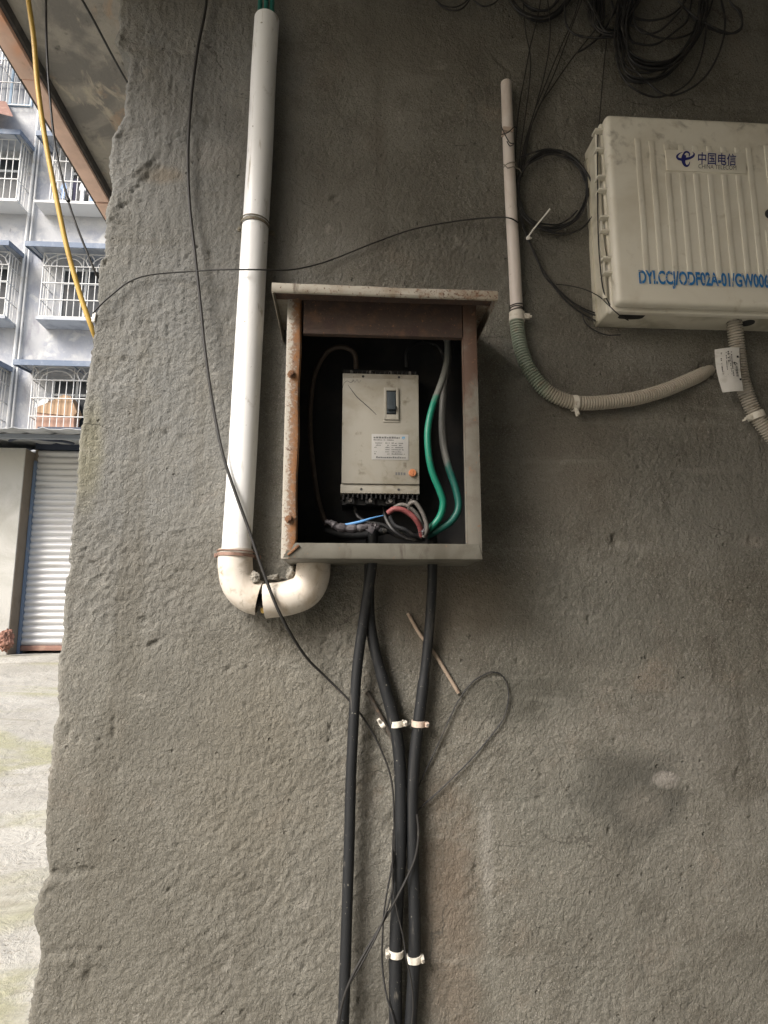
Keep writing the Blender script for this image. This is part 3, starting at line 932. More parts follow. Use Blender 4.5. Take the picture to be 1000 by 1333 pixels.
def build_breaker():
    off = .095
    y = DW - off
    x0 = (XZ(446, 500, off)[0] + XZ(444, 640, off)[0]) / 2
    x1 = (XZ(546, 500, off)[0] + XZ(546, 640, off)[0]) / 2
    z1 = XZ(500, 486, off)[1]
    z0 = XZ(500, 642, off)[1]
    k = y / FPX
    yb = DW - .0145
    t = thing('circuit_breaker', 'cream moulded circuit breaker with dark toggle and orange button inside the open cabinet', 'circuit breaker', ((x0 + x1) / 2, yb, z0))
    zc0, zc1 = z0 + 12.5 * k, z1 - 7.5 * k
    mb = MB()
    mb.box(x0 + .0005, x1 - .0005, y, yb, zc0, zc1, .0022)
    mb.build('housing', MAT['breaker'], t)
    rnd = random.Random(2)
    mb = MB()
    mb.box(x0 - .0015, x1, y + .004, yb, z0, zc0 - .0006, .0012)
    o = mb.build('lower_terminal_cover', MAT['breaker'], t)
    mb = MB()
    mb.box(x0 + .0005, x1, y + .004, yb, zc1 + .0006, z1, .0012)
    o2 = mb.build('upper_terminal_cover', MAT['breaker'], t)
    for par, zz, lst in ((o, z0 + 5.5 * k, (471, 519)), (o2, z1 - 4.2 * k, (472.5, 520))):
        for px in lst:
            xx = XZ(px, 560, off)[0]
            mb = MB()
            mb.cyl((xx, y + .0036, zz), (xx, y + .006, zz), .0027, 14)
            mb.build('screw', MAT['ink_dark'], par)
    # ragged terminal rows
    for za, zb_, nm in ((z0 - 14 * k, z0 - .0005, 'lower_terminals'), (z1 + .0005, z1 + 10 * k, 'upper_terminals')):
        mb = MB()
        mb.box(x0 + .002, x1 - .002, y + .022, yb, za, zb_)
        nfin = 17
        for i in range(nfin):
            xx = x0 + .005 + (x1 - x0 - .010) * i / (nfin - 1)
            ln = rnd.uniform(.35, .6) * (zb_ - za)
            if nm == 'lower_terminals':
                mb.box(xx - .0014, xx + .0014, y + .006, y + .0218, zb_ - ln, zb_ + .003)
            else:
                mb.box(xx - .0014, xx + .0014, y + .006, y + .0218, za - .002, za + ln)
        for i in range(4):
            xx = x0 + .018 + (x1 - x0 - .036) * i / 3
            zc = (za + zb_) / 2 - (.002 if nm == 'lower_terminals' else -.002)
            mb.box(xx - .0095, xx + .0095, y + .012, y + .0216, za + .001, zb_ - .006, .001)
        o3 = mb.build(nm, MAT['bakelite'], t)
        for i in range(4):
            xx = x0 + .018 + (x1 - x0 - .036) * i / 3
            zc = (za + zb_ - .005) / 2
            mb = MB()
            mb.cyl((xx, y + .0118, zc), (xx, y + .0100, zc), .0042, 12)
            mb.obox(Matrix.Translation((xx, y + .0098, zc)) @ Matrix.Rotation(rnd.uniform(0, 3), 4, 'Y'), .0036, .0004, .0006)
            mb.build('terminal_screw', MAT['stripped'], o3)
    # toggle
    ax0, az1 = XZ(500, 505, off)
    ax1, az0 = XZ(519, 547, off)
    mb = MB()
    fw = .0052
    mb.box(ax0, ax0 + fw, y - .004, y - .0001, az0, az1, .0006)
    mb.box(ax1 - fw, ax1, y - .004, y - .0001, az0, az1, .0006)
    mb.box(ax0 + fw, ax1 - fw, y - .004, y - .0001, az1 - .0065, az1, .0005)
    mb.box(ax0 + fw, ax1 - fw, y - .004, y - .0001, az0, az0 + .011, .0005)
    mb.box(ax0 - .002, ax1 + .002, y - .0015, y - .0001, az0 - .005, az0 - .0004, .0006)
    bz = mb.build('toggle_bezel', MAT['breaker'], t)
    mb = MB()
    mb.box(ax0 + fw - .0002, ax1 - fw + .0002, y - .0012, y - .0002, az0 + .0108, az1 - .0063)
    mb.build('toggle_slot', MAT['ink_dark'], bz)
    mb = MB()
    mb.box(ax0 + fw + .001, ax1 - fw - .001, y - .0032, y - .0013, az0 + .014, az1 - .009, .0008)
    mb.box(ax0 + fw + .0016, ax1 - fw - .0016, y - .010, y - .0033, az0 + .020, az0 + .031, .0016)
    mb.build('toggle', MAT['slate'], bz)
    # rating plate
    lx0, lz1 = XZ(484, 565, off)
    lx1, lz0 = XZ(532, 599, off)
    mb = MB()
    mb.box(lx0, lx1, y - .0008, y - .0001, lz0, lz1, .0003)
    pl = mb.build('rating_plate', MAT['plate'], t)
    mb = MB()
    rr = random.Random(9)
    yy = y - .0010
    W, H = lx1 - lx0, lz1 - lz0
    scrawl(mb, lx0 + .05 * W, lx0 + .76 * W, lz1 - .17 * H, .085 * H, yy, rr, .95, .6, 1.1)
    scrawl(mb, lx0 + .05 * W, lx0 + .60 * W, lz1 - .25 * H, .045 * H, yy, rr, .9)
    for i in range(6):
        z = lz1 - (.37 + .085 * i) * H
        scrawl(mb, lx0 + .07 * W, lx0 + (.13 if i > 1 else .28) * W, z, .045 * H, yy, rr, .8)
        scrawl(mb, lx0 + .37 * W, lx0 + .48 * W, z, .045 * H, yy, rr, .9)
        scrawl(mb, lx0 + .54 * W, lx0 + rr.uniform(.8, .96) * W, z, .045 * H, yy, rr, .8)
    scrawl(mb, lx0 + .12 * W, lx0 + .92 * W, lz0 + .06 * H, .07 * H, yy, rr, .97, .6, 1.1)
    mb.build('printed_lines', MAT['ink'], pl)
    mb = MB()
    cx, cz = lx0 + .86 * W, lz1 - .14 * H
    mb.ribbon([(cx - .003, cz - .001), (cx - .001, cz + .0018), (cx + .002, cz + .0015), (cx + .003, cz - .0005)], [.001, .003, .003, .001], yy)
    mb.ribbon([(cx - .003, cz - .0012), (cx, cz - .0022), (cx + .003, cz - .0012)], [.0008, .0018, .0008], yy - .0001)
    mb.build('printed_emblem', MAT['blue_ink'], pl)
    # orange test button
    b = P(537, 616, off)
    mb = MB()
    mb.cyl((b.x, y + .0005, b.z), (b.x, y - .0045, b.z), .0079, 24)
    mb.cyl((b.x, y - .0045, b.z), (b.x, y - .0055, b.z), .0079, 24, .0068)
    mb.obox(Matrix.Translation((b.x, y - .0058, b.z)), .0009, .0005, .0045)
    mb.build('test_button', MAT['orange'], t)
    mb = MB()
    a, c = XZ(515, 618.5, off), XZ(528, 614.5, off)
    scrawl(mb, a[0], c[0], a[1], c[1] - a[1], y - .0002, rr, 1, .5, .8)
    mb.build('button_caption', MAT['ink'], t)
    # a hair-thin crack and marker scribble across the upper left of the face
    mb = MB()
    cr = [(453, 501), (458, 508), (465, 517), (474, 525), (484, 534), (490, 540)]
    pts = [XZ(p[0], p[1], off) for p in spline(cr, 4)]
    mb.ribbon(pts, [.0006 + .0011 * math.sin(3.0 * i / len(pts)) for i in range(len(pts))], y - .0003)
    cr = [(446, 505), (448, 499), (452, 496), (457, 498), (461, 495)]
    pts = [XZ(p[0], p[1], off) for p in spline(cr, 4)]
    mb.ribbon(pts, [.0007] * len(pts), y - .0003)
    cr = [(458, 497), (460, 494), (462, 498), (465, 494), (467, 498), (470, 495)]
    pts = [XZ(p[0], p[1], off) for p in spline(cr, 3)]
    mb.ribbon(pts, [.0005] * len(pts), y - .0003)
    mb.build('crack', MAT['ink_dark'], t)


build_breaker()

# ---- cables inside the cabinet
IN = 'cables inside the cabinet'
wire('green_cable', [(583, 436, .07), (582, 470, .08), (574, 500, .09), (563, 530, .10), (557, 560, .105), (558, 590, .105), (563, 615, .10), (573, 640, .095), (577, 655, .09), (573, 672, .085), (562, 686, .08), (548, 696, .07)],
     .0072, MAT['green'], 'bright green cable bowing left inside the cabinet beside the breaker', 'cable', seg=14)
wire('green_cable', [(578, 436, .05), (585, 450, .055), (584, 470, .06), (579, 500, .06), (576, 540, .065), (577, 575, .07), (583, 605, .075), (593, 635, .075), (597, 660, .075), (588, 678, .075), (570, 690, .07), (556, 698, .06)],
     .0078, MAT['green_dark'], 'grey dusted teal cable right of the bright green one inside the cabinet', 'cable', seg=14)
wire('brown_cable', [(464, 480, .06), (462, 462, .07), (452, 453, .075), (435, 453, .075), (421, 464, .07), (409, 490, .065), (404, 530, .06), (404, 570, .06), (408, 610, .06), (413, 645, .06), (420, 670, .065), (426, 684, .07)],
     .0055, MAT['brown'], 'dim brown cable arching from the breaker top down the left inside of the cabinet', 'cable', seg=12)
wire('grey_cable', [(530, 478, .06), (529, 462, .065), (534, 452, .065), (545, 446, .06), (560, 446, .05), (572, 452, .045), (579, 468, .04)],
     .0045, MAT['rubber'], 'short dark cable hooking over the upper right of the breaker', 'cable', seg=12)
wire('black_cable', [(424, 690, .06), (450, 697, .065), (480, 696, .065), (505, 690, .06), (520, 696, .06), (545, 700, .06)],
     .0085, MAT['rubber'], 'black cable lying along the floor of the open cabinet', 'cable', seg=12)
wire('red_taped_wire', [(505, 668, .095), (512, 663, .10), (522, 663, .102), (532, 668, .10), (541, 676, .098), (547, 687, .09), (549, 698, .08)],
     .0055, MAT['pink'], 'wire wrapped in faded red tape arching under the breaker', 'wire', seg=12)
wire('stripped_wire', [(512, 662, .085), (522, 657, .09), (533, 660, .092), (543, 670, .09), (549, 684, .085), (551, 698, .075)],
     .0042, MAT['stripped'], 'dusty grey wire just above the red taped wire', 'wire', seg=10)
wire('stripped_wire', [(533, 668, .085), (533, 657, .095), (540, 654, .10), (547, 662, .10), (553, 675, .098), (556, 688, .095), (552, 699, .085)],
     .0044, MAT['stripped'], 'grey looped wire end right of the red taped wire', 'wire', seg=10)
wire('blue_wire', [(440, 684, .10), (452, 683, .105), (470, 679, .11), (486, 674, .11), (499, 671, .108)],
     [.0030] * 17 + [.0030, .0028, .0026, .0024, .0022, .0020, .0018, .0017, .0015, .0014, .0012, .0012, .0011, .0010, .0010, .0010],
     MAT['blue_wire'], 'light blue wire end poking out of grey tape at the cabinet bottom', 'wire', seg=10)


def lump(name, centre, sx, sy, sz, mat, amp, seed, label, cat, parent=None, fr=60, sub=4):
    bm = bmesh.new()
    bmesh.ops.create_icosphere(bm, subdivisions=sub, radius=1)
    from mathutils import noise as mn
    for v in bm.verts:
        p = v.co.copy()
        n = mn.fractal(Vector((p.x * sx * fr + seed, p.y * sy * fr, p.z * sz * fr)), .8, 2.1, 4)
        v.co = Vector((p.x * sx, p.y * sy, p.z * sz)) * (1 + amp * n)
    for v in bm.verts:
        v.co = v.co + Vector(centre)
    mb = MB()
    mb._bm(bm, True)
    o = mb.build(name, mat, parent)
    if parent is None:
        tag(o, label, cat)
    return o


def tape_bundle():
    mb = MB()
    a = wire_pts([(424, 679, .10), (432, 681, .105), (440, 686, .105), (455, 688, .105), (472, 687, .105), (486, 684, .10), (494, 689, .095)], per=7)
    rnd = random.Random(4)
    mb.tube(a, [.0035 + .0035 * rnd.random() + (.003 if 8 < i < 32 else 0) for i in range(len(a))], 9)
    p = P(481, 688, .108)
    mb.obox(Matrix.Translation(p) @ Matrix.Rotation(.5, 4, 'Y'), .010, .0015, .007, .001)
    p = P(444, 685, .112)
    mb.obox(Matrix.Translation(p) @ Matrix.Rotation(-.3, 4, 'Y'), .009, .0015, .0035, .001)
    tag(mb.build('tape_bundle', MAT['tape']), 'crumpled grey tape wrapped round wire joints at the cabinet bottom', 'tape')


tape_bundle()
lump('tape_knot', P(552, 691, .085), .010, .009, .011, MAT['tape'], .5, 4, 'dark lump of grey tape where the grey looped wires meet', 'tape', fr=120)
wire('black_wire', [(508, 672, .08), (514, 684, .085), (528, 690, .09), (540, 698, .085), (552, 702, .07)], .0046, MAT['rubber'], 'short black wire curled beneath the red taped wire', 'wire', seg=9)
wire('black_wire', [(462, 660, .05), (466, 672, .06), (480, 680, .065), (500, 684, .07), (524, 700, .07)], .0038, MAT['wire'], 'thin black wire sagging from the left terminals of the breaker', 'wire', seg=8)
wire('black_wire', [(500, 660, .05), (502, 674, .06), (512, 690, .075), (530, 701, .075), (550, 704, .07)], .0042, MAT['wire'], 'black wire dropping from the middle terminals of the breaker', 'wire', seg=8)

# ================================================================== BIG WHITE CONDUIT
k0 = DW / FPX


def tube_open(mb, pts, r, th, seg=28):
    """open pipe with wall thickness"""
    n0 = len(mb.v)
    pts = [Vector(p) for p in pts]
    mb.tube(pts, r, seg, caps=False)
    n1 = len(mb.v)
    mb.tube(pts, [q - th for q in r] if hasattr(r, '__len__') else r - th, seg, caps=False)
    n2 = len(mb.v)
    m = (n1 - n0)
    fs = []
    for k in range(seg):
        k2 = (k + 1) % seg
        fs.append((n0 + k, n0 + k2, n1 + k2, n1 + k))
        fs.append((n0 + m - seg + k, n0 + m - seg + k2, n1 + m - seg + k2, n1 + m - seg + k))
    mb.f += fs
    mb.sm += [True] * len(fs)


OP = .034                       # depth of the conduit's centre line before the wall
t = thing('conduit_pipe', 'thick white plastic conduit running down the wall and ending in elbows under the cabinet', 'pipe', P(308, 800, 0))
kp = (DW - OP) / FPX
mb = MB()
tube_open(mb, [P(*p, OP) for p in spline([(347.5, 26), (343, 100), (338.5, 200), (333, 294)], 6)], 18.2 * kp, .003)
mb.build('upper_pipe', MAT['pvc'], t)
mb = MB()
tube_open(mb, [P(*p, OP) for p in spline([(332.5, 296), (325, 430), (316, 590), (307.5, 724)], 6)], [18.4 * kp + (.0007 * i / 18) for i in range(19)], .003)
mb.build('lower_pipe', MAT['pvc'], t)
mb = MB()
e1 = spline([(307, 715), (306.5, 735), (309, 754), (316, 767), (327, 775.5), (338, 778.5)], 6)
tube_open(mb, [P(p[0], p[1], OP) for p in e1], [21.8 * kp] * 4 + [22.0 * kp] * (len(e1) - 4), .0035)
mb.build('left_elbow', MAT['pvc_dusty'], t)
mb = MB()
e2 = spline([(344.5, 782.5), (362, 780.5), (380, 777), (396, 770), (405, 757), (408, 740), (408.5, 722)], 6)
tube_open(mb, [P(p[0], p[1], OP + .009) for p in e2], 22.0 * kp, .0035)
o = mb.build('right_elbow', MAT['pvc_dusty'], t)
wire('black_cable', [(309, 742, OP), (316, 768, OP - .004), (332, 779, OP - .004), (347, 781, OP - .002), (375, 778, OP), (398, 768, OP), (406, 745, OP)], .013, MAT['rubber'], 'black cables glimpsed in the gap between the two white elbows', 'cable', seg=12)
lump('filler_foam', P(343.5, 794, OP + .010), .007, .006, .006, MAT['foam'], .35, 3, 'yellow filler foam showing in the gap of the broken elbow joint', 'filler')
for i, (px, dr) in enumerate(((338, 0), (346, .002), (353.5, 0))):
    a = P(px, 40, OP - .004 + dr)
    b = Q(px + 3, -140, DW - OP - .004)
    mb = MB()
    mb.tube([P(*p, OP + .003 * (i == 1)) for p in spline([(px, 60), (px + .5, 20), (px + 2, -40), (px + 5, -120), (px + 10, -230)], 6)], .0058, 14)
    tag(mb.build('green_cable', MAT['green_top']), ['left', 'middle', 'right'][i] + ' one of three dark green cables rising out of the white conduit top', 'cable', 'green cables in the conduit')


def pipe_strap(px, py, r, mat, ang, label, tail=True):
    c = P(px, py, OP)
    mb = MB()
    pts = []
    for i in range(25):
        an = math.radians(-10 + 200 * i / 24)
        pts.append(Vector((math.cos(an) * (r + .0012), -math.sin(an) * (r + .0012), 0)))
    M = Matrix.Translation(c) @ Matrix.Rotation(ang, 4, 'Y')
    w, th = .0032, .001
    vs, fs = [], []
    for p in pts:
        n = p.normalized()
        for (a, b) in ((-w, 0), (w, 0), (w, th), (-w, th)):
            vs.append(M @ (p + n * b + Vector((0, 0, a))))
    for i in range(24):
        for j in range(4):
            fs.append((i * 4 + j, i * 4 + (j + 1) % 4, i * 4 + 4 + (j + 1) % 4, i * 4 + 4 + j))
    mb.add(vs, fs)
    # a second turn of wire above it
    mb.tube([M @ (p * 1.03 + Vector((0, 0, .0078))) for p in pts], .0014, 6)
    for s in (-1, 1):
        mb.obox(M @ Matrix.Translation((s * (r + .006), OP - .012, 0)), .007, .002, .0045, .001)
        mb.cyl(M @ Vector((s * (r + .008), OP - .012, 0)), M @ Vector((s * (r + .008), OP - .019, 0)), .003, 8)
    return tag(mb.build('pipe_strap', mat), label, 'strap', 'straps on the white conduit')


pipe_strap(332, 294, 18.4 * kp, MAT['strap'], .08, 'grimy wire strap holding the white conduit above the cabinet hood level')
pipe_strap(307, 723, 22.2 * kp, MAT['strap_red'], .04, 'reddish strap round the white conduit just above its left elbow')
lump('mortar_lump', P(381, 746, .02), .013, .016, .016, MAT['mortar'], .5, 1, 'crumbly cement lump under the cabinet corner between the elbows', 'mortar', fr=90)
lump('mortar_lump', P(331, 752, .05), .010, .012, .012, MAT['mortar'], .5, 8, 'smear of cement in the crook of the left white elbow', 'mortar', fr=90)
lump('mortar_lump', P(358, 752, .012), .016, .010, .007, MAT['mortar'], .5, 5, 'ridge of cement on the wall above the gap of the elbows', 'mortar', fr=90)

# ================================================================== LONG LOOSE WIRES ON THE LEFT
wire('drop_wire', [(272, -92, .02), (269, 0, .018), (258, 60, .016), (249, 130, .016), (245, 200, .016), (247, 265, .018), (254, 330, .026), (261, 395, .03), (267, 455, .04), (277, 525, .05), (290, 590, .066), (306, 640, .074), (325, 692, .080),
                   (343, 745, .086), (366, 802, .082), (396, 852, .040), (425, 882, .012), (455, 912, .009), (478, 942, .009), (498, 980, .012), (510, 1018, .016), (513, 1065, .02), (513, 1120, .03), (509, 1165, .04), (494, 1210, .045), (470, 1256, .05), (450, 1292, .052), (438, 1340, .052), (430, 1400, .05)],
     [.0033] * 112 + [.0033 - .0013 * min(1, i / 24) for i in range(113)], MAT['wire_grey'], 'long grey black wire sweeping from the wall top across the white conduit', 'wire', seg=10)
wire('thin_wire', [(121, 408, .02), (132, 396, .014), (148, 382, .010), (168, 367, .010), (195, 358, .010), (245, 353.5, .02), (290, 351, .06), (312, 351, .074), (335, 351, .076), (375, 351.5, .05), (410, 345, .02), (440, 335, .010), (490, 315, .010), (540, 298, .012), (600, 287, .014), (645, 283, .03), (664, 284, .048), (675, 290, .030)],
     .0017, MAT['wire_grey'], 'thin dark wire strung across from the wall edge to the small pinkish pipe', 'wire')
mb = MB()
mb.tube([Q(*p) for p in spline([(28, -72, 1.40), (33, -30, 1.41), (37, 0, 1.42), (44, 50, 1.43), (49, 110, 1.44), (58, 175, 1.45), (72, 250, 1.46), (88, 325, 1.47), (105, 385, 1.48), (119, 425, 1.49), (128, 450, 1.52), (140, 500, 1.58)], 6)], .0062, 12)
tag(mb.build('yellow_cable', MAT['yellow']), 'yellow cable slanting down past the wall edge at upper left', 'cable')
mb = MB()
mb.tube([Q(*p) for p in spline([(61, -74, 1.40), (60, 0, 1.43), (61, 60, 1.44), (65, 125, 1.45), (73, 195, 1.46), (90, 265, 1.47), (108, 315, 1.48), (128, 362, 1.50), (150, 400, 1.6)], 6)], .0028, 10)
o = tag(mb.build('black_cable', MAT['wire']), 'thin black cable beside the yellow one at upper left', 'cable')
mb = MB()
c = Q(88, 259, 1.468)
mb.cyl(c + Vector((-.003, 0, .006)), c + Vector((.003, 0, -.006)), .0052, 10)
mb.build('cable_joint', MAT['wire'], o)
mb = MB()
mb.tube([Q(*p) for p in spline([(92, -24, 1.42), (106, -2, 1.46), (125, 32, 1.53), (145, 70, 1.62), (164, 104, 1.72), (185, 138, 1.84)], 6)], .0032, 10)
tag(mb.build('black_cable', MAT['wire']), 'short run of black cable under the concrete ceiling by the wall top', 'cable')
mb = MB()
c = P(121.5, 412, .004)
mb.obox(Matrix.Translation(c + Vector((0, .006, 0))) @ Matrix.Rotation(.1, 4, 'Y'), .0035, .004, .011, .0015)
tag(mb.build('cable_clip', MAT['tie']), 'tiny white clip at the wall edge where the thin wire starts', 'clip')

# ================================================================== BLACK CABLES UNDER THE CABINET
GC = 'thick black cables under the cabinet'
wire('black_cable', [(486, 690, .075), (485, 728, .070), (480, 765, .055), (473, 810, .038), (465, 870, .030), (461, 930, .03), (457, 1010, .03), (455, 1090, .03), (452, 1180, .03), (449.5, 1260, .03), (447, 1345, .03), (446, 1420, .03)],
     .0108, MAT['rubber'], 'leftmost thick black cable hanging from the cabinet to the bottom edge', 'cable', group=GC, seg=16)
wire('black_cable', [(484, 690, .05), (481, 740, .045), (481, 800, .03), (488, 845, .022), (500, 890, .02), (511, 930, .02), (519, 975, .02), (522, 1040, .02), (521, 1110, .02), (517, 1180, .02), (515, 1240, .02), (515, 1345, .022), (515, 1420, .022)],
     [.0112] * 30 + [.0125] * 67, MAT['rubber'], 'middle thick black cable bending right from the cabinet into the clipped pair', 'cable', group=GC, seg=16)
wire('black_cable', [(563, 690, .05), (563, 740, .045), (561, 790, .03), (556, 850, .022), (550, 900, .02), (545, 940, .02), (540, 985, .02), (537, 1040, .02), (538, 1120, .02), (540, 1200, .02), (539, 1260, .02), (534, 1345, .02), (532, 1420, .02)],
     [.0105] * 30 + [.0120] * 67, MAT['rubber'], 'right thick black cable dropping from the cabinet into the clipped pair', 'cable', group=GC, seg=16)

GL = 'plastic nail clips on the black cables'


def clip(px, py, off, r, ang, mat, label, side=1, group=GL, w=.006, tail=.011):
    c = P(px, py, off)
    M = Matrix.Translation(c) @ Matrix.Rotation(ang, 4, 'Y')
    mb = MB()
    vs, fs = [], []
    th = .0026
    N = 20
    for i in range(N + 1):
        an = math.radians(-25 + 230 * i / N)
        n = Vector((math.cos(an), -math.sin(an), 0))
        for (a, b) in ((-w, .0004), (w, .0004), (w, th), (-w, th)):
            vs.append(M @ (n * (r + b) + Vector((0, 0, a))))
    for i in range(N):
        for j in range(4):
            fs.append((i * 4 + j, i * 4 + (j + 1) % 4, i * 4 + 4 + (j + 1) % 4, i * 4 + 4 + j))
    fs += [(0, 1, 2, 3), (N * 4 + 3, N * 4 + 2, N * 4 + 1, N * 4)]
    mb.add(vs, fs)
    # nail boss
    mb.obox(M @ Matrix.Translation((side * (r + tail * .5), -r * .35, 0)), tail * .5, r * .65 + .002, w * .78, .0014)
    o = mb.build('cable_clip', mat)
    mb = MB()
    a = M @ Vector((side * (r + tail * .62), -r - .0015, 0))
    b = M @ Vector((side * (r + tail * .62), -r - .0045, 0))
    mb.cyl(a, b, .0027, 10)
    mb.build('nail', MAT['steel'], o)
    return tag(o, label, 'clip', group)


clip(516.5, 942, .02, .0126, -.08, MAT['clip'], 'white nail clip on the middle black cable, upper row', 1, tail=.008)
clip(545, 942, .02, .0121, .05, MAT['clip_pink'], 'pinkish nail clip on the right black cable, upper row', 1, tail=.008)
clip(498, 944, .008, .0048, -2.2, MAT['clip'], 'small tilted white clip on the short dark rod', 1, w=.005)
clip(515, 1240, .02, .0127, .08, MAT['clip'], 'cream nail clip on the middle black cable near the bottom', -1, tail=.007)
clip(539.5, 1247, .02, .0122, -.06, MAT['clip'], 'cream nail clip on the right black cable near the bottom', 1, tail=.006)
wire('metal_rod', [(531, 798), (545, 823), (565, 850), (582, 877), (597, 902)], .0040, MAT['rod'], 'thin tan rod lying aslant behind the right black cable', 'rod', off=.006, seg=10)
wire('metal_rod', [(478, 900), (490, 922), (502, 944), (516, 972)], .0046, MAT['rod_dark'], 'short dark rod aslant left of the clipped black cables', 'rod', off=.008, seg=10)
wire('thin_wire', [(540, 1035, .02), (552, 1008, .008), (568, 974), (584, 938), (598, 910), (615, 888), (633, 877), (642, 875), (652, 878), (660, 890), (662, 910), (655, 936), (636, 962), (612, 990), (588, 1014), (566, 1035), (552, 1047, .01), (540, 1060, .02)],
     .0015, MAT['wire'], 'thin wire making a tall leaf shaped loop right of the black cables', 'wire', off=.006)
wire('thin_wire', [(543, 1060, .038), (545, 1085, .038), (541, 1115, .038), (531, 1140, .038), (517, 1168, .04), (500, 1198, .04), (478, 1235, .048), (458, 1272, .052), (446, 1305, .052), (440, 1345, .052), (436, 1410, .05)],
     .0024, MAT['wire_grey'], 'thin wire crossing the clipped pair down to the bottom of the left cable', 'wire')
wire('thin_wire', [(512, 1080, .040), (511, 1120, .040), (512, 1160, .040), (518, 1190, .041), (525, 1220, .042), (529, 1248, .044), (535, 1275, .042), (538, 1305, .04), (536, 1335, .04), (530, 1400, .04)],
     .0016, MAT['wire_grey'], 'thin wire running down over the lower clips of the black pair', 'wire')
wire('thin_wire', [(514, 1105, .038), (508, 1140, .034), (501, 1180, .028), (498, 1220, .022), (498, 1258, .022), (503, 1295, .03), (512, 1325, .038), (518, 1360, .04)],
     .0018, MAT['wire'], 'thin wire bulging left of the lower clips of the black pair', 'wire')

# ================================================================== SMALL PIPE, HOSES
ks = (DW - .02) / FPX
mb = MB()
pp = spline([(659, 108), (661.5, 180), (665.5, 270), (669.5, 340), (673, 410)], 6)
tube_open(mb, [P(p[0], p[1], .02) for p in pp], [(8.0 + .9 * i / len(pp)) * ks for i in range(len(pp))], .0018, 20)
tag(mb.build('small_pipe', MAT['pvc_pink']), 'slim pinkish plastic pipe standing on the wall left of the grey telecom cabinet', 'pipe')


def hose(name, w, r, mat, label, pitch=.0062, amp=.0019, r_end=None):
    pts = [P(*p) for p in spline(w, 40)]
    acc = [0]
    for a, b in zip(pts, pts[1:]):
        acc.append(acc[-1] + (b - a).length)
    tot = acc[-1]
    n = int(tot / pitch * 6)
    out, rad = [], []
    j = 0
    for i in range(n + 1):
        s = tot * i / n
        while j < len(acc) - 2 and acc[j + 1] < s:
            j += 1
        u = (s - acc[j]) / max(1e-9, acc[j + 1] - acc[j])
        out.append(pts[j].lerp(pts[j + 1], min(1, u)))
        rad.append(r + amp * (1 if math.sin(2 * math.pi * s / pitch) > -.1 else -1) * .9 + amp * .2 * math.sin(2 * math.pi * s / pitch))
    mb = MB()
    mb.tube(out, rad, 18)
    return tag(mb.build(name, mat), label, 'hose', 'corrugated hoses')


hose('corrugated_hose', [(672.5, 408, .02), (674, 432, .02), (680, 460, .02), (692, 486, .02), (712, 509, .02), (735, 521, .02), (760, 525, .022), (795, 523, .022), (830, 518, .02), (865, 508, .015), (892, 497, .010), (912, 488, -.006), (930, 478, -.040)],
     .0145, MAT['hose'], 'greenish to tan corrugated hose bending from the slim pipe into the wall')
hose('corrugated_hose', [(953, 405, .05), (957, 430, .04), (960, 455, .03), (964, 485, .026), (971, 512, .024), (983, 538, .022), (1000, 562, .022), (1022, 588, .022), (1046, 620, .022), (1066, 670, .022), (1076, 740, .022), (1082, 850, .022), (1086, 1000, .022), (1090, 1200, .022), (1094, 1420, .022)],
     .0150, MAT['hose_tan'], 'tan corrugated hose leaving the telecom cabinet underside behind the paper tag')


def hose_clamp(px, py, off, r, ang, label, lug=1, w=.006, mat='clip', tail=None):
    c = P(px, py, off)
    M = Matrix.Translation(c) @ Matrix.Rotation(ang, 4, 'Y')
    mb = MB()
    vs, fs = [], []
    N = 26
    for i in range(N + 1):
        an = 2 * math.pi * i / N
        n = Vector((math.cos(an), -math.sin(an), 0))
        for (a, b) in ((-w, .0003), (w, .0003), (w, .0028), (-w, .0028)):
            vs.append(M @ (n * (r + b) + Vector((0, 0, a))))
    for i in range(N):
        for j in range(4):
            fs.append((i * 4 + j, i * 4 + (j + 1) % 4, i * 4 + 4 + (j + 1) % 4, i * 4 + 4 + j))
    mb.add(vs, fs)
    mb.obox(M @ Matrix.Translation((lug * (r + .005), -r * .5, 0)), .0075, .0035, w * .6, .0014)
    mb.cyl(M @ Vector((lug * (r + .012), -r * .5, 0)), M @ Vector((lug * (r + .017), -r * .5, .0005)), .0032, 10)
    if tail:
        mb.tube([M @ Vector(q) for q in tail], .0022, 8)
    return tag(mb.build('hose_clamp', MAT[mat]), label, 'clamp', 'white clamps on the hoses')


hose_clamp(673, 413, .02, .0152, .04, 'white clamp joining the slim pipe to the greenish hose', 1, .0105)
hose_clamp(748, 525, .022, .0158, 1.53, 'white clamp gripping the hose at the lowest point of its bend', 1, .0055, tail=[(.016, -.012, 0), (.024, -.014, .001), (.029, -.010, .004)])
hose_clamp(984, 541, .022, .0162, .42 - .75, 'pale metal clamp on the tan hose below the paper tag', -1, .0075, 'clip', tail=[(-.026, -.005, 0), (-.032, -.004, -.002), (-.036, 0, -.001)])
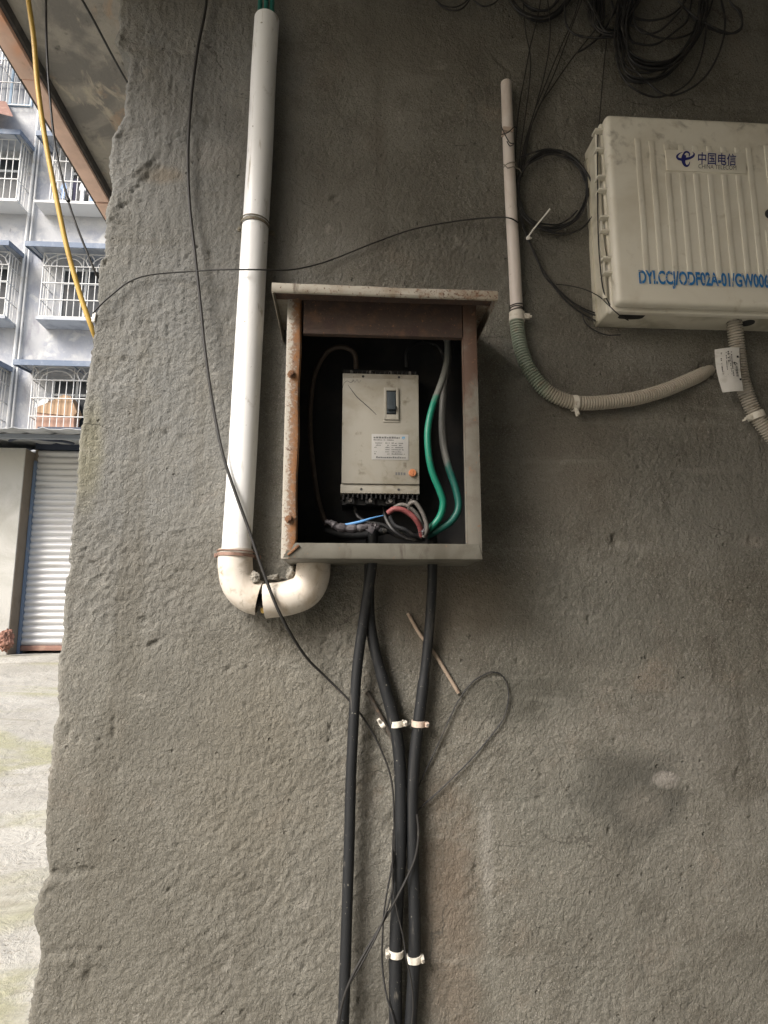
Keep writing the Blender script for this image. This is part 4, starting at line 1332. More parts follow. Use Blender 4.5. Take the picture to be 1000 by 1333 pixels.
# twists of wire on the slim pipe
mb = MB()
for dz in (0, 3.2, 6):
    c = P(672.6, 399 + dz, .02)
    mb.tube([c + Vector((math.cos(a) * .0156, -math.sin(a) * .0156, .001 * math.sin(a * 2 + dz))) for a in [2 * math.pi * i / 24 for i in range(24)]], .0011, 6, True)
tag(mb.build('wire_twist', MAT['wire_grey']), 'dark wire twisted round the slim pipe just above the white clamp', 'wire')
mb = MB()
c = P(664, 217, .02)
mb.tube([c + Vector((math.cos(a) * .0150, -math.sin(a) * .0150, .003 * math.cos(a))) for a in [2 * math.pi * i / 24 for i in range(24)]], .0014, 6, True)
mb.tube([P(*p) for p in [(656, 214, .034), (661, 219, .037), (668, 217, .037), (676, 220, .03), (680, 226, .02)]], .0013, 6)
tag(mb.build('wire_twist', MAT['wire_pale']), 'pale wire tie round the slim pipe beside the hanging cable ring', 'wire')
c = P(657, 172, .026)
mb = MB()
mb.obox(Matrix.Translation(c) @ Matrix.Rotation(.25, 4, 'Y'), .0055, .006, .011, .0015)
mb.obox(Matrix.Translation(P(661.5, 168, .036)) @ Matrix.Rotation(.1, 4, 'Y'), .013, .002, .005, .001)
o = tag(mb.build('saddle_clip', MAT['clip_pink']), 'broken pale saddle clip with black wire on the slim pipe near its top', 'clip')
mb = MB()
mb.tube([P(*p) for p in spline([(652, 163, .04), (655, 170, .043), (660, 180, .043), (664, 186, .043), (669, 187, .042), (664, 190, .042), (660, 184, .043)], 5)], .0012, 6)
mb.tube([P(*p) for p in spline([(653, 175, .04), (662, 172, .044), (670, 165, .042), (674, 172, .03)], 5)], .0012, 6)
mb.build('twisted_wire', MAT['wire'], o)

# ================================================================== COILS OF CABLE AT THE TOP RIGHT


def coil(name, loops, r, mat, label, off=.02, jit=.006, seed=1):
    """loops: list of waypoint lists, each one strand of the same coil"""
    rnd = random.Random(seed)
    mb = MB()
    for lp in loops:
        o = off + rnd.uniform(-jit, jit)
        w = [(p[0], p[1], (p[2] if len(p) > 2 else o) + rnd.uniform(-.002, .002)) for p in lp]
        mb.tube([P(*p) for p in spline(w, 7)], r * rnd.uniform(.9, 1.12), 7)
    return tag(mb.build(name, mat), label, 'cable coil', 'coiled cables hanging at the top')


def ell(cx, cy, rx, ry, n=14, a0=0, a1=360, tw=0, rnd=None, j=1.0):
    out = []
    for i in range(n + 1):
        a = math.radians(a0 + (a1 - a0) * i / n)
        x, y = rx * math.cos(a), ry * math.sin(a)
        x, y = x * math.cos(tw) - y * math.sin(tw), x * math.sin(tw) + y * math.cos(tw)
        out.append((cx + x + (rnd.uniform(-j, j) if rnd else 0), cy + y + (rnd.uniform(-j, j) if rnd else 0)))
    return out


rr = random.Random(21)
coil('cable_coil', [ell(590, -22, 27, 36, rnd=rr), ell(632, -28, 25, 37, rnd=rr), ell(588, -24, 30, 33, rnd=rr)], .0017, MAT['wire'], 'thin loose loops of wire at the top edge, leftmost of the coils', .014, .004, 2)
B = [ell(703 + rr.uniform(-2, 2), -33 + rr.uniform(-2, 2), 43 + rr.uniform(-4, 3), 58 + rr.uniform(-4, 3), rnd=rr) for i in range(6)]
B += [ell(704, -36, 35, 50, rnd=rr), ell(702, -34, 33, 49, rnd=rr)]
coil('cable_coil', B, .0025, MAT['wire'], 'tight dark coil hanging over the slim pipe at the top edge', .02, .007, 3)
Cc = []
for i in range(9):
    d = rr.uniform(-3, 3)
    Cc.append([(772 + i * 1.6, -70), (768 + i * 2.2, -20), (766 + i * 2.6, 15), (772 + i * 1.5, 34 + d), (786, 43 + d), (800, 44 + d), (811 - i * .6, 34 + d), (816 - i * 1.5, 10), (822 - i, -30), (830, -80)])
Cc.append([(735, 5), (737, 30), (746, 43), (762, 48), (785, 49), (806, 46), (818, 34), (826, 10), (835, -30)])
Cc.append([(752, 68), (763, 62), (778, 50), (792, 30), (806, 0), (815, -40)])
for i in range(4):
    q = rr.uniform(-5, 5)
    Cc.append([(748 + 6 * i, -40), (762 + q, -5), (776 + q, 24), (790, 40 + q), (806 + q, 36), (818, 12), (826 + q, -30)])
coil('cable_coil', Cc, .0024, MAT['wire'], 'dense narrow coil of black cable left of the biggest coil', .026, .010, 4)
D = [[(818, -100), (806, 0), (800, 50), (806, 90), (822, 113), (850, 126), (876, 121), (900, 103), (914, 70), (919, 30), (912, -20), (885, -100)],
     [(826, -90), (819, 0), (812, 55), (822, 84), (842, 106), (865, 123), (890, 120), (918, 100), (937, 66), (944, 30), (938, -5), (918, -90)],
     [(808, -20), (808, 50), (806, 88), (816, 103), (835, 108), (858, 99), (880, 76), (898, 50), (910, 15), (915, -50)],
     [(824, -30), (825, 20), (830, 38), (845, 44), (862, 38), (880, 20), (889, 6), (897, -40)],
     [(818, -20), (819, 45), (833, 57), (855, 57), (880, 40), (895, 25), (902, -10)]]
for i in range(7):
    q = rr.uniform(-3, 3)
    D.append([(840 + q, -90), (824 + q, -20), (812 + i * .8, 20 + q), (811 + i, 46 + q), (821, 66 + q + i * 1.6), (843, 77 + q + i * 1.8), (870, 77 + q + i * 1.4), (892 + q, 62 + q), (907 + q, 38), (916 - i, 5), (920 + q, -50)])
for i in range(5):
    q = rr.uniform(-5, 5)
    D.append([(846 + q, -80), (834 + q, -10), (822 + q, 14), (814 + q, 30), (811 + i, 44)])
for i in range(3):
    D.append([(880 + i * 3, -2 + i * 3), (905, 22 + i * 2), (924, 33 + i * 2), (945, 42 + i), (958, 43 - i), (966, 35 - i), (964, 20 - 3 * i), (950, 2), (930, -20 - 6 * i), (905, -60)])
for i in range(4):
    q = rr.uniform(-8, 8)
    D.append([(860 + q, -80), (832 + q, -20), (806 + q * .4, 30), (803 + i * 3, 62 + q), (816, 92 + q), (840, 100 + q), (868, 92 + q), (896, 68), (914 + q * .5, 30), (924, -20), (930 + q, -70)])
D.append([(800, -20), (812, 12), (838, 26), (868, 22), (890, 4), (905, -30)])
D.append([(790, -30), (803, 20), (830, 36), (862, 50), (898, 44), (922, 18), (934, -30)])
coil('cable_coil', D, .0024, MAT['wire'], 'biggest sprawling coil of black cable above the grey telecom cabinet', .03, .012, 5)
rr = random.Random(33)
Rg = [[(676, 205), (690, 200), (716, 194), (742, 203), (762, 222), (774, 245)], [(678, 262), (686, 282), (708, 299), (736, 304), (758, 297), (772, 280)]]
Rg += [ell(717, 246, 44, 47, 16, 20, 330, .3, rr, 1.2), ell(719, 251, 47, 49, 16, -20, 300, .1, rr, 1.2)]
Rg += [ell(719 + rr.uniform(-1, 1), 248 + rr.uniform(-2, 2), 46.5 + rr.uniform(-2, 2), 50 + rr.uniform(-2.5, 2.5), 16, 0, 360, .15, rr, .8) for i in range(6)]
coil('cable_coil', Rg, .0021, MAT['wire'], 'round ring of black wire tied between the slim pipe and telecom cabinet', .02, .007, 6)
VW = 'thin wires dropping from the coils'
for w, lab in (([(681, 0, .03), (684, 40, .024), (690, 70), (690, 100), (684, 150), (677, 200), (674, 250)], 'leftmost thin wire dropping from the tight coil to the slim pipe'),
               ([(704, 0, .03), (698, 30, .024), (690, 62), (683, 100), (675, 145), (671, 200), (674, 260)], 'thin wire slanting left from the tight coil down to the slim pipe'),
               ([(713, 0, .03), (716, 30, .024), (715, 60), (708, 100), (697, 140), (685, 185), (676, 240), (680, 290)], 'thin wire curving from the middle of the tight coil to the cable ring'),
               ([(758, -20, .03), (748, 20, .024), (735, 50), (722, 80), (708, 115), (694, 150), (680, 200), (675, 250)], 'thin wire running from right of the tight coil down to the ring'),
               ([(765, -20, .032), (752, 15, .024), (738, 52), (722, 95), (704, 135), (690, 170), (680, 215)], 'thin wire just right of its twin between tight coil and ring'),
               ([(790, 20, .04), (766, 50, .02), (742, 80), (720, 112), (700, 142), (688, 180), (680, 230)], 'thin wire slanting left from the dense narrow coil to the ring')):
    wire('thin_wire', w, .0016, MAT['wire_grey'], lab, 'wire', off=.012, group=VW, seg=6)
wire('thin_wire', [(812, -20, .045), (797, 20, .04), (790, 50, .02), (785, 100, .012), (781, 150, .03), (778.5, 178, .088), (778, 240, .090), (779, 310, .090), (783, 362, .090), (788, 385, .088), (800, 404, .080), (815, 413, .06)],
     .0014, MAT['wire_grey'], 'thin wire falling straight from the coils along the telecom cabinet hinge side', 'wire', seg=6)
GB = 'wires running from the ring into the telecom cabinet'
for i, (w, lab) in enumerate((([(676, 250, .02), (680, 285, .018), (689, 312, .014), (699, 338), (716, 364), (738, 388), (764, 406, .014), (792, 414, .02), (822, 414, .03), (842, 411, .045)], 'upper of the black wires swinging from the tie to the telecom cabinet corner'),
                              ([(674, 240, .02), (678, 285, .02), (690, 316, .016), (706, 350), (728, 382), (752, 404), (780, 419, .014), (806, 420, .02), (830, 415, .035)], 'lower of the black wires swinging from the tie to the telecom cabinet corner'),
                              ([(672, 250, .02), (682, 298, .018), (697, 330, .014), (708, 358), (724, 374), (748, 395), (776, 408), (806, 417, .02), (826, 412, .04)], 'middle of the black wires swinging from the tie to the telecom cabinet corner'),
                              ([(724, 370, .010), (742, 372, .012), (762, 377, .016), (780, 386, .04), (792, 397, .08), (806, 410, .095), (818, 417, .07)], 'thin dusty wire arching over the others into the telecom cabinet corner'),
                              ([(758, 408, .012), (762, 420, .010), (774, 430, .009), (790, 436, .009), (808, 436, .009)], 'stray wire end curling below the telecom cabinet corner'))):
    wire('thin_wire', w, (.0020, .0020, .0018, .0012, .0015)[i], MAT['wire'] if i != 3 else MAT['wire_grey'], lab, 'wire', off=.010, group=GB, seg=7)
mb = MB()
mb.tube([P(*p) for p in spline([(716, 272, .05), (708, 282, .046), (698, 294, .042), (690, 305, .04), (686, 311, .038), (692, 310, .030)], 5)], .0019, 8)
mb.obox(Matrix.Translation(P(688, 309, .040)) @ Matrix.Rotation(.8, 4, 'Y'), .004, .003, .003, .001)
tag(mb.build('cable_tie', MAT['tie']), 'white cable tie sticking up from the black wire bundle', 'cable tie')

# ================================================================== TELECOM CABINET
TO = .118


def build_telecom():
    yf = DW - TO
    x0 = XZ(797, 280, TO)[0]
    x1 = XZ(1040, 280, TO)[0]
    z1 = XZ(900, 153, TO)[1]
    z0 = (XZ(830, 394, TO)[1] + XZ(990, 399, TO)[1]) / 2
    t = thing('telecom_cabinet', 'cream grey plastic telecom cabinet with ribbed lid and blue stencilled code at the right edge', 'telecom box', ((x0 + x1) / 2, DW, z0))
    # body against the wall
    mb = MB()
    bx0, bz0 = XZ(776, 300, .03)[0], XZ(880, 427, .006)[1]
    mb.box(x0 - .004, x1 + .004, DW - .070, DW + .004, bz0, z1 - .006, .006, 3)
    mb.box(bx0 - .006, x0 - .0045, DW - .020, DW + .004, bz0 + .004, z1 - .035, .004, 2)
    mb.build('body', MAT['telecom_base'], t)
    # lid with a stepped rim
    mb = MB()
    mb.box(x0 - .002, x1 + .002, yf + .030, DW - .0705, z0 - .006, z1 + .001, .005, 3)
    mb.box(x0, x1, yf, yf + .0305, z0, z1, .014, 5)
    lid = mb.build('lid', MAT['telecom'], t)
    # raised ribs of the lid
    mb = MB()
    k = yf / FPX

    def rib(pxa, pya, pxb, pyb, h=.0018):
        # upright bar between two picture heights, kept truly vertical
        xm = XZ(pxa, pya, TO)[0]
        xn = XZ(pxb, pyb, TO)[0]
        x = (xm + xn) / 2
        mb.box(x - 3.9 * k, x + 3.9 * k, yf - h, yf + .001, XZ(pxb, pyb, TO)[1], XZ(pxa, pya, TO)[1], .0006, 2)
    ribs = [(833, 181, 838.5, 357), (851.5, 184, 857, 358)]
    for i in range(6):
        ribs.append((872 + 18.6 * i, 226 + .5 * i, 877 + 18.6 * i, 359.5 + .7 * i))
    ribs += [(979.5, 193, 986, 363), (998, 190, 1004, 258), (1000, 300, 1006, 364), (1017, 192, 1023, 364)]
    for r in ribs:
        rib(*r)
    for i in range(6):
        rib(867.5 + 18.4 * i, 188 + .9 * i, 868 + 18.4 * i, 196 + .9 * i)
    px0, pz1 = XZ(865.5, 196, TO)
    px1, pz0 = XZ(971, 227, TO)
    pz1 = (pz1 + XZ(971, 200, TO)[1]) / 2
    mb.box(px0, px1, yf - .0030, yf + .001, pz0, pz1, .0010, 2)
    mb.build('ribs', MAT['telecom'], lid)
    # emblem of the network on the raised panel
    yl = yf - .0034
    g = lambda q: XZ(860 + q[0] / 7.143, 180 + q[1] / 7.143, TO)
    mb = MB()
    kk = k / 7.143
    for j, (pts, wd) in enumerate((
            ([(196, 141), (168, 152), (146, 178), (160, 201), (196, 207), (232, 200)], [4, 13, 23, 29, 32, 30]),
            ([(204, 172), (212, 150), (230, 137), (252, 142), (262, 160), (256, 180)], [14, 20, 22, 20, 15, 8]),
            ([(214, 165), (206, 196), (206, 232), (220, 260), (238, 268), (256, 254), (264, 228)], [44, 48, 40, 32, 24, 14, 5]),
            ([(226, 202), (262, 195), (293, 178), (304, 156), (288, 138)], [30, 28, 24, 15, 3]))):
        sp = spline([(a[0], a[1], w) for a, w in zip(pts, wd)], 6)
        mb.ribbon([g(q) for q in sp], [q[2] * kk for q in sp], yl - .00012 * j)
    mb.build('emblem', MAT['navy'], lid)
    a, c = XZ(908, 215, TO), XZ(957, 201.5, TO)
    mb, m_ = text_mesh('name_lettering', '中国电信', a[0], c[0], a[1], c[1], yl, MAT['navy'], lid, .15, .012)
    mb.build('name_lettering', MAT['navy'], lid)
    a, c = XZ(908.5, 220.5, TO), XZ(957.5, 217, TO)
    mb, m_ = text_mesh('small_lettering', 'CHINA TELECOM', a[0], c[0], a[1], c[1], yl, MAT['ink'], lid, .15)
    mb.build('small_lettering', MAT['ink'], lid)
    # stencilled code
    a = XZ(832, 374.5, TO)
    c = XZ(1003, 354.5 + 6.5, TO)
    zt = XZ(832, 353.5, TO)[1]
    hgt = zt - a[1]
    mb, m_ = text_mesh('stencilled_code', 'DYI.CCJ/ODF02A-01/GW0061', a[0], c[0] + .002, a[1] - .0015, a[1] - .0015 + hgt * 1.12, yf - .0028, MAT['stencil'], lid, 0, .030)
    mb.build('stencilled_code', MAT['stencil'], lid)
    # hinges along the left side
    yh = yf + .032
    hx = x0 - .0115
    for (ya, yb) in ((174, 199), (234, 251), (286, 304), (339, 358)):
        za, zb_ = XZ(789, ya, TO - .03)[1], XZ(790, yb, TO - .03)[1]
        mb = MB()
        for z in (za, zb_):
            mb.obox(Matrix.Translation((hx + .004, yh - .004, z)), .0115, .012, .0021, .0012)
        mb.cyl((hx, yh, zb_ + .0018), (hx, yh, za - .0018), .0026, 10)
        mb.build('hinge', MAT['telecom'], t)
    segs = [(200, 233), (252, 285), (305, 338), (359, 389)]
    for i, (ya, yb) in enumerate(segs):
        za, zb_ = XZ(789, ya + 1, TO - .03)[1], XZ(790, yb - 1, TO - .03)[1]
        mb = MB()
        mb.cyl((hx - .001, yh + .002, zb_), (hx - .001, yh + .002, za), .0055, 14)
        if i == 2:
            mb.prism([(hx - .0065, za), (hx - .001, za), (hx + .004, zb_), (hx - .008, zb_ + .004)], yh - .006, yh - .003)
        mb.build('hinge_barrel', MAT['telecom_base'], t)
    # lock, glands
    lx, lz = XZ(1002, 279, TO)
    mb = MB()
    mb.cyl((lx, yf + .002, lz), (lx, yf - .003, lz), .0115, 24)
    mb.build('lock', MAT['ink_dark'], lid)
    mb = MB()
    gx = XZ(822, 412, .06)
    mb.prism([(gx[0] - .030, bz0 + .002), (gx[0] - .012, bz0 + .003), (gx[0] + .014, bz0 + .003), (gx[0] + .034, bz0 + .001), (gx[0] + .022, bz0 - .003), (gx[0], bz0 - .0045), (gx[0] - .024, bz0 - .003)], DW - .074, DW - .050)
    mb.build('cable_gland', MAT['bakelite'], t)
    for px in (958, 976):
        xx = XZ(px, 420, .05)[0]
        mb = MB()
        mb.tube([Vector((xx, DW - .042, bz0 + .002)), Vector((xx, DW - .042, bz0 - .0015))], .0155, 20)
        mb.build('knockout_hole', MAT['ink_dark'], t)


build_telecom()


def build_tag():
    # printed paper tag, slightly bowed, hung in front of the tan hose
    c = [P(930.5, 455, .050), P(962.5, 452, .052), P(968, 509, .056), P(941, 511, .054)]
    t = thing('paper_tag', 'white printed paper tag tied to the tan corrugated hose', 'tag', c[3])

    def at(u, w, d=0):
        a = c[0].lerp(c[1], u)
        b = c[3].lerp(c[2], u)
        p = a.lerp(b, w)
        bow = .005 * math.sin(math.pi * w) * (1 if u < .5 else .6) * -1
        return p + Vector((bow * .9, -.004 * math.sin(math.pi * u) - d, 0))
    mb = MB()
    n = 10
    for d, fl in ((0, 1), (-.0006, -1)):
        vs = [at(i / n, j / n, d) for j in range(n + 1) for i in range(n + 1)]
        mb.add(vs, [(j * (n + 1) + i, j * (n + 1) + i + 1, (j + 1) * (n + 1) + i + 1, (j + 1) * (n + 1) + i) for j in range(n) for i in range(n)])
    sheet = mb.build('sheet', MAT['paper'], t)
    mb = MB()
    rnd = random.Random(12)

    def dash(u, w0, w1, th):
        w = w0
        while w < w1:
            l = rnd.uniform(.012, .03)
            if rnd.random() < .8:
                q = [at(u, w, .0008), at(u + th, w, .0008), at(u + th * rnd.uniform(.7, 1), min(w1, w + l), .0008), at(u, min(w1, w + l), .0008)]
                mb.add(q, [(0, 1, 2, 3)], False)
            w += l + .012
    dash(.20, .10, .14, .06)
    dash(.19, .20, .60, .05)
    dash(.40, .10, .62, .035)
    dash(.47, .08, .34, .05)
    dash(.53, .10, .62, .035)
    dash(.60, .10, .66, .05)
    mb.build('printed_lines', MAT['ink_dark'], sheet)
    mbt, _ = text_mesh('heading', '中国电信', 0, 1, 0, 1, 0, MAT['ink_dark'], None, 0, .01, 1)
    vs = [at(.74 + .13 * v[0], .44 + .24 * (1 - v[2]), .0009) for v in mbt.v]
    m2 = MB()
    m2.add(vs, mbt.f, False)
    for pts in ([(.66, .37), (.72, .35), (.80, .36), (.86, .39)], [(.74, .34), (.72, .39), (.78, .42)]):
        q = [at(a, b, .0010) for a, b in pts]
        m2.tube(q, .0007, 5)
    m2.build('heading', MAT['ink_dark'], sheet)
    for (u, w) in ((.90, .22), (.93, .74)):
        mb = MB()
        p = at(u, w, .001)
        mb.obox(Matrix.Translation(p), .002, .0007, .0022, .0006)
        mb.build('eyelet', MAT['ink_dark'], sheet)


build_tag()
exec_background = True

# ================================================================== APARTMENT BLOCK ACROSS THE ALLEY
YB = 15.4
t_b = thing('apartment_building', 'pale blue grey apartment block with barred windows across the alley', 'building', (0, YB, .78))


def bx(px, py, y=YB):
    p = Q(px, py, y)
    return p.x, p.z


mb = MB()
mb.box(-14, 8, YB, YB + 8, .5, 19)
mb.build('wall', MAT['facade'], t_b)
CAGE, CANO = .50, .80


def window(x0, x1, z0, z1, frame, pane, mull=2):
    mb = MB()
    w = .06
    y0, y1 = YB - .035, YB + .05
    mb.box(x0, x0 + w, y0, y1, z0, z1)
    mb.box(x1 - w, x1, y0, y1, z0, z1)
    mb.box(x0 + w, x1 - w, y0, y1, z1 - w, z1)
    mb.box(x0 + w, x1 - w, y0, y1, z0, z0 + w)
    for i in range(1, mull + 1):
        xm = x0 + (x1 - x0) * i / (mull + 1)
        mb.box(xm - .03, xm + .03, y0, y1, z0 + w, z1 - w)
    zt = z0 + (z1 - z0) * .72
    mb.box(x0 + w, x1 - w, y0 + .003, y1, zt - .03, zt + .03)
    f = mb.build('window', MAT[frame], t_b)
    mb = MB()
    mb.box(x0 + w * .5, x1 - w * .5, YB - .012, YB + .02, z0 + w * .5, z1 - w * .5)
    mb.build('pane', MAT[pane], f)


def cage(x0, x1, z0, z1, arches=False, tray=None, step=.165, depth=CAGE, lip=.05, hgt=.075):
    yf = YB - depth
    mb = MB()
    r = .0125
    n = max(2, round((x1 - x0) / step))
    zt = z1 - (.34 if arches else 0)
    for i in range(n + 1):
        x = x0 + (x1 - x0) * i / n
        mb.tube([(x, yf, z0), (x, yf, z1 if (not arches or i in (0, n) or i % 4 == 2) else zt)], r * (1.4 if i in (0, n) else 1), 5)
    for x in (x0, x1):
        for j in range(1, 4):
            mb.tube([(x, yf + depth * j / 4, z0), (x, yf + depth * j / 4, z1)], r, 5)
    nh = 3
    hs = [z0 + (zt - z0) * j / nh for j in range(nh + 1)] + ([z1] if arches else [])
    for z in hs:
        mb.tube([(x0, YB - .01, z), (x0, yf - .012, z), (x1, yf - .012, z), (x1, YB - .01, z)], r * 1.25, 5)
    if arches:
        na = max(1, round((x1 - x0) / .95))
        wa = (x1 - x0) / na
        for i in range(na):
            c = x0 + wa * (i + .5)
            for rr_ in (wa * .47, wa * .33):
                mb.tube([(c + rr_ * math.cos(a), yf - .004, zt + (z1 - zt) * (rr_ / (wa * .47)) * math.sin(a)) for a in [math.pi * k / 10 for k in range(11)]], r, 5)
            for s in (-1, 1):
                mb.tube([(c + wa * .5 * s - s * .10 * math.sin(math.pi * k / 6), yf - .006, zt + (z1 - zt) * k / 6) for k in range(7)], r, 5)
    g = mb.build('window_grille', MAT['white_bar'], t_b)
    if tray:
        mb = MB()
        mb.box(x0 - lip, x1 + .05, yf - .04, YB - .004, z0 - .015 - hgt, z0 - .015)
        mb.build('tray', MAT[tray], g)


def canopy(x0, x1, z):
    mb = MB()
    yf = YB - CANO
    mb.add([(x0, yf, z - .02), (x1, yf, z - .02), (x1, YB - .004, z + .10), (x0, YB - .004, z + .10), (x0, yf, z - .05), (x1, yf, z - .05), (x1, YB - .004, z + .06), (x0, YB - .004, z + .06)],
           [(0, 1, 2, 3), (4, 7, 6, 5), (0, 4, 5, 1), (1, 5, 6, 2), (2, 6, 7, 3), (3, 7, 4, 0)], False)
    c = mb.build('canopy', MAT['sheet_under'], t_b)
    mb = MB()
    mb.box(x0 - .02, x1 + .02, yf - .022, yf - .002, z - .10, z + .035)
    for x in (x0 - .02, x1):
        mb.add([(x, yf - .0015, z - .10), (x, YB - .004, z + .01), (x, YB - .004, z + .13), (x, yf - .0015, z + .035),
                (x + .02, yf - .0015, z - .10), (x + .02, YB - .004, z + .01), (x + .02, YB - .004, z + .13), (x + .02, yf - .0015, z + .035)],
               [(0, 1, 2, 3), (4, 7, 6, 5), (0, 4, 5, 1), (1, 5, 6, 2), (2, 6, 7, 3), (3, 7, 4, 0)], False)
    mb.build('fascia', MAT['blue_paint'], c)
    for i in range(3):
        x = x0 + .15 + (x1 - x0 - .3) * i / 2
        m = MB()
        m.tube([(x, yf + .06, z - .06), (x, YB - .01, z - .02)], .014, 5)
        m.build('rib', MAT['rail_blue'], c)


yc = YB - CAGE
# columns: RW the one beside the wall edge, LW the one cut by the frame; the rest of the facade repeats them
RX0, LX1 = Q(44, 480, yc).x, Q(-2, 480, yc).x
RX1, LX0 = RX0 + 2.25, LX1 - 2.1
zr = {2: (Q(80, 262, yc).z, Q(80, 185, yc).z), 3: (Q(55, 412, yc).z, Q(60, 330, yc).z), 4: (Q(40, 566, yc).z, Q(45, 477, yc).z)}
cz = {2: Q(70, 173, YB - CANO).z, 3: Q(45, 316, YB - CANO).z, 4: Q(26, 470, YB - CANO).z}
for row in (2, 3, 4):
    z0, z1 = zr[row]
    for (x0, x1, main) in ((RX0, RX1, 1), (LX0, LX1, 0), (RX0 + 3.4, RX1 + 3.4, 2)):
        window(x0 + .25, x1 - .2, z0 + .08, z1 - .12, 'alu', 'glass', 2 if main else 1)
        cage(x0, x1, z0, z1, arches=(row in (3, 4)), tray=('white_bar' if row == 2 else 'sheet_under'), lip=(.35 if row == 2 else .05), hgt=(.055 if row == 2 else .075))
        canopy(x0 - (.31 if main else .1), x1 + .10, cz[row])
# top row: flush blue windows
z0, z1 = bx(20, 141)[1], bx(20, 55)[1]
for (x0, x1) in ((bx(-40, 100)[0], bx(46, 100)[0]), (bx(95, 100)[0], bx(180, 100)[0])):
    window(x0, x1, z0 + .05, z1, 'alu_blue', 'glass_blue', 2)
    mb = MB()
    n = 11
    for i in range(n + 1):
        x = x0 + (x1 - x0) * i / n
        mb.tube([(x, YB - .10, z0), (x, YB - .10, z1)], .012, 5)
    for j in range(4):
        z = z0 + (z1 - z0) * j / 3
        mb.tube([(x0, YB - .02, z), (x0, YB - .115, z), (x1, YB - .115, z), (x1, YB - .02, z)], .014, 5)
    mb.build('window_grille', MAT['white_bar'], t_b)
# white cage of the next window, cut by the frame
cage(bx(-70, 65)[0], Q(4, 68, yc).x, Q(4, 84, yc).z, Q(4, 30, yc).z)
window(bx(-60, 65)[0], Q(-8, 68, YB).x, Q(4, 84, yc).z + .2, Q(4, 30, yc).z, 'alu', 'glass', 1)
# small awning with a red edge at the far left
mb = MB()
a = Q(0, 134, YB - 1.0)
mb.add([(a.x - 2, YB - 1.1, a.z + .10), Q(17, 151, YB - 1.1), Q(8, 132, YB - .05) , (a.x - 2, YB - .05, a.z + .45), (a.x - 2, YB - 1.1, a.z + .07), Q(17, 152, YB - 1.1), Q(8, 133.5, YB - .05), (a.x - 2, YB - .05, a.z + .42)],
       [(0, 1, 2, 3), (4, 7, 6, 5), (0, 4, 5, 1), (1, 5, 6, 2), (2, 6, 7, 3), (3, 7, 4, 0)], False)
mb.build('awning', MAT['shutter_rust'], t_b)
# ledge courses and drain pipes
for px, r in ((41, .035), (46.5, .022)):
    x = bx(px, 260)[0]
    mb = MB()
    mb.cyl((x, YB - .07, .8), (x, YB - .07, 18), r, 8)
    mb.build('drain_pipe', MAT['pipe_white'], t_b)
# ---- belongings behind the bars


def garment(px0, py0, px1, py1, mat, label, y=YB - .28):
    a, b = Q(px0, py1, y), Q(px1, py0, y)
    w, h = b.x - a.x, b.z - a.z
    c = (a.x + b.x) / 2
    pts = [(-.28, 0), (-.26, .6), (-.44, .5), (-.5, .66), (-.2, .98), (-.08, .94), (.08, .94), (.2, .98), (.5, .66), (.44, .5), (.27, .6), (.3, 0), (.1, .03), (-.1, -.02)]
    mb = MB()
    mb.prism([(c + p[0] * w, a.z + p[1] * h) for p in pts], y - .015, y + .015)
    tag(mb.build('shirt', mat), label, 'shirt', 'laundry behind the bars')


garment(102, 236, 113, 262, MAT['cloth_w'], 'white shirt hanging behind the window bars beside the salmon tiled edge')
garment(93, 232, 103, 262, MAT['cloth_n'], 'dark garment hanging left of the white shirt behind the bars')
garment(113, 243, 131, 263, MAT['cloth_b'], 'light blue and pink garment right of the white shirt behind the bars')
garment(78, 238, 88, 258, MAT['cloth_b'], 'pale blue cloth leftmost in the laundry behind the bars')
yk = YB - .27
g = lambda a, b: (Q(a, b, yk).x, Q(a, b, yk).z)
mb = MB()
mb.prism([g(52, 540), g(53, 533), g(72, 525), g(87, 517), g(96, 519), g(104, 539), g(100, 545)], yk - .18, yk + .16)
tag(mb.build('cardboard_sheet', MAT['card']), 'folded orange cardboard on top of the box behind the lowest window bars', 'cardboard')
mb = MB()
mb.prism([g(51, 566), g(52, 540.5), g(100, 545.5), g(100, 566)], yk - .16, yk + .14)
tag(mb.build('cardboard_box', MAT['card_red']), 'pinkish brown carton behind the lowest window bars', 'box')
mb = MB()
mb.prism([g(47, 532), g(52, 525), g(62, 519), g(66, 522), g(64, 527), g(53, 532.5)], yk - .10, yk + .08)
tag(mb.build('plastic_bag', MAT['poly']), 'white plastic bag lying against the orange cardboard', 'bag')

# ================================================================== GARAGE WITH ROLLER SHUTTER
YP, YS = 8.0, 8.26
GZ = .76
px_r = (Q(34, 590, YP).x + Q(12, 810, YP).x) / 2
t_g = thing('garage', 'low whitewashed garage with a corrugated awning and grey roller shutter at the left', 'garage', (px_r, YP, GZ))
zt = Q(30, 583, YP).z
mb = MB()
mb.box(-9, px_r - .004, YP, YS + 3, GZ - .2, zt, .012)
mb.build('pillar', MAT['garage_wall'], t_g)
mb = MB()
mb.box(px_r - .0035, px_r + .003, YP + .012, YS + .05, GZ - .2, zt - .012)
mb.build('reveal', MAT['garage_reveal'], t_g)
sx0 = (Q(49, 600, YS).x + Q(26, 830, YS).x) / 2
sx1 = sx0 + 2.9
zs_top = Q(60, 586, YS).z
zs_bot = Q(50, 840, YS).z
mb = MB()
n = 31
hh = (zs_top - zs_bot) / n
prof = []
for i in range(n):
    z = zs_bot + hh * i
    for (a, b) in ((.0, .010), (.10, .004), (.35, -.012), (.62, -.014), (.86, -.002), (.97, .010)):
        prof.append((z + a * hh, b))
vs = []
for (z, b) in prof:
    for x in (sx0, sx1):
        vs.append((x, YS + b, z))
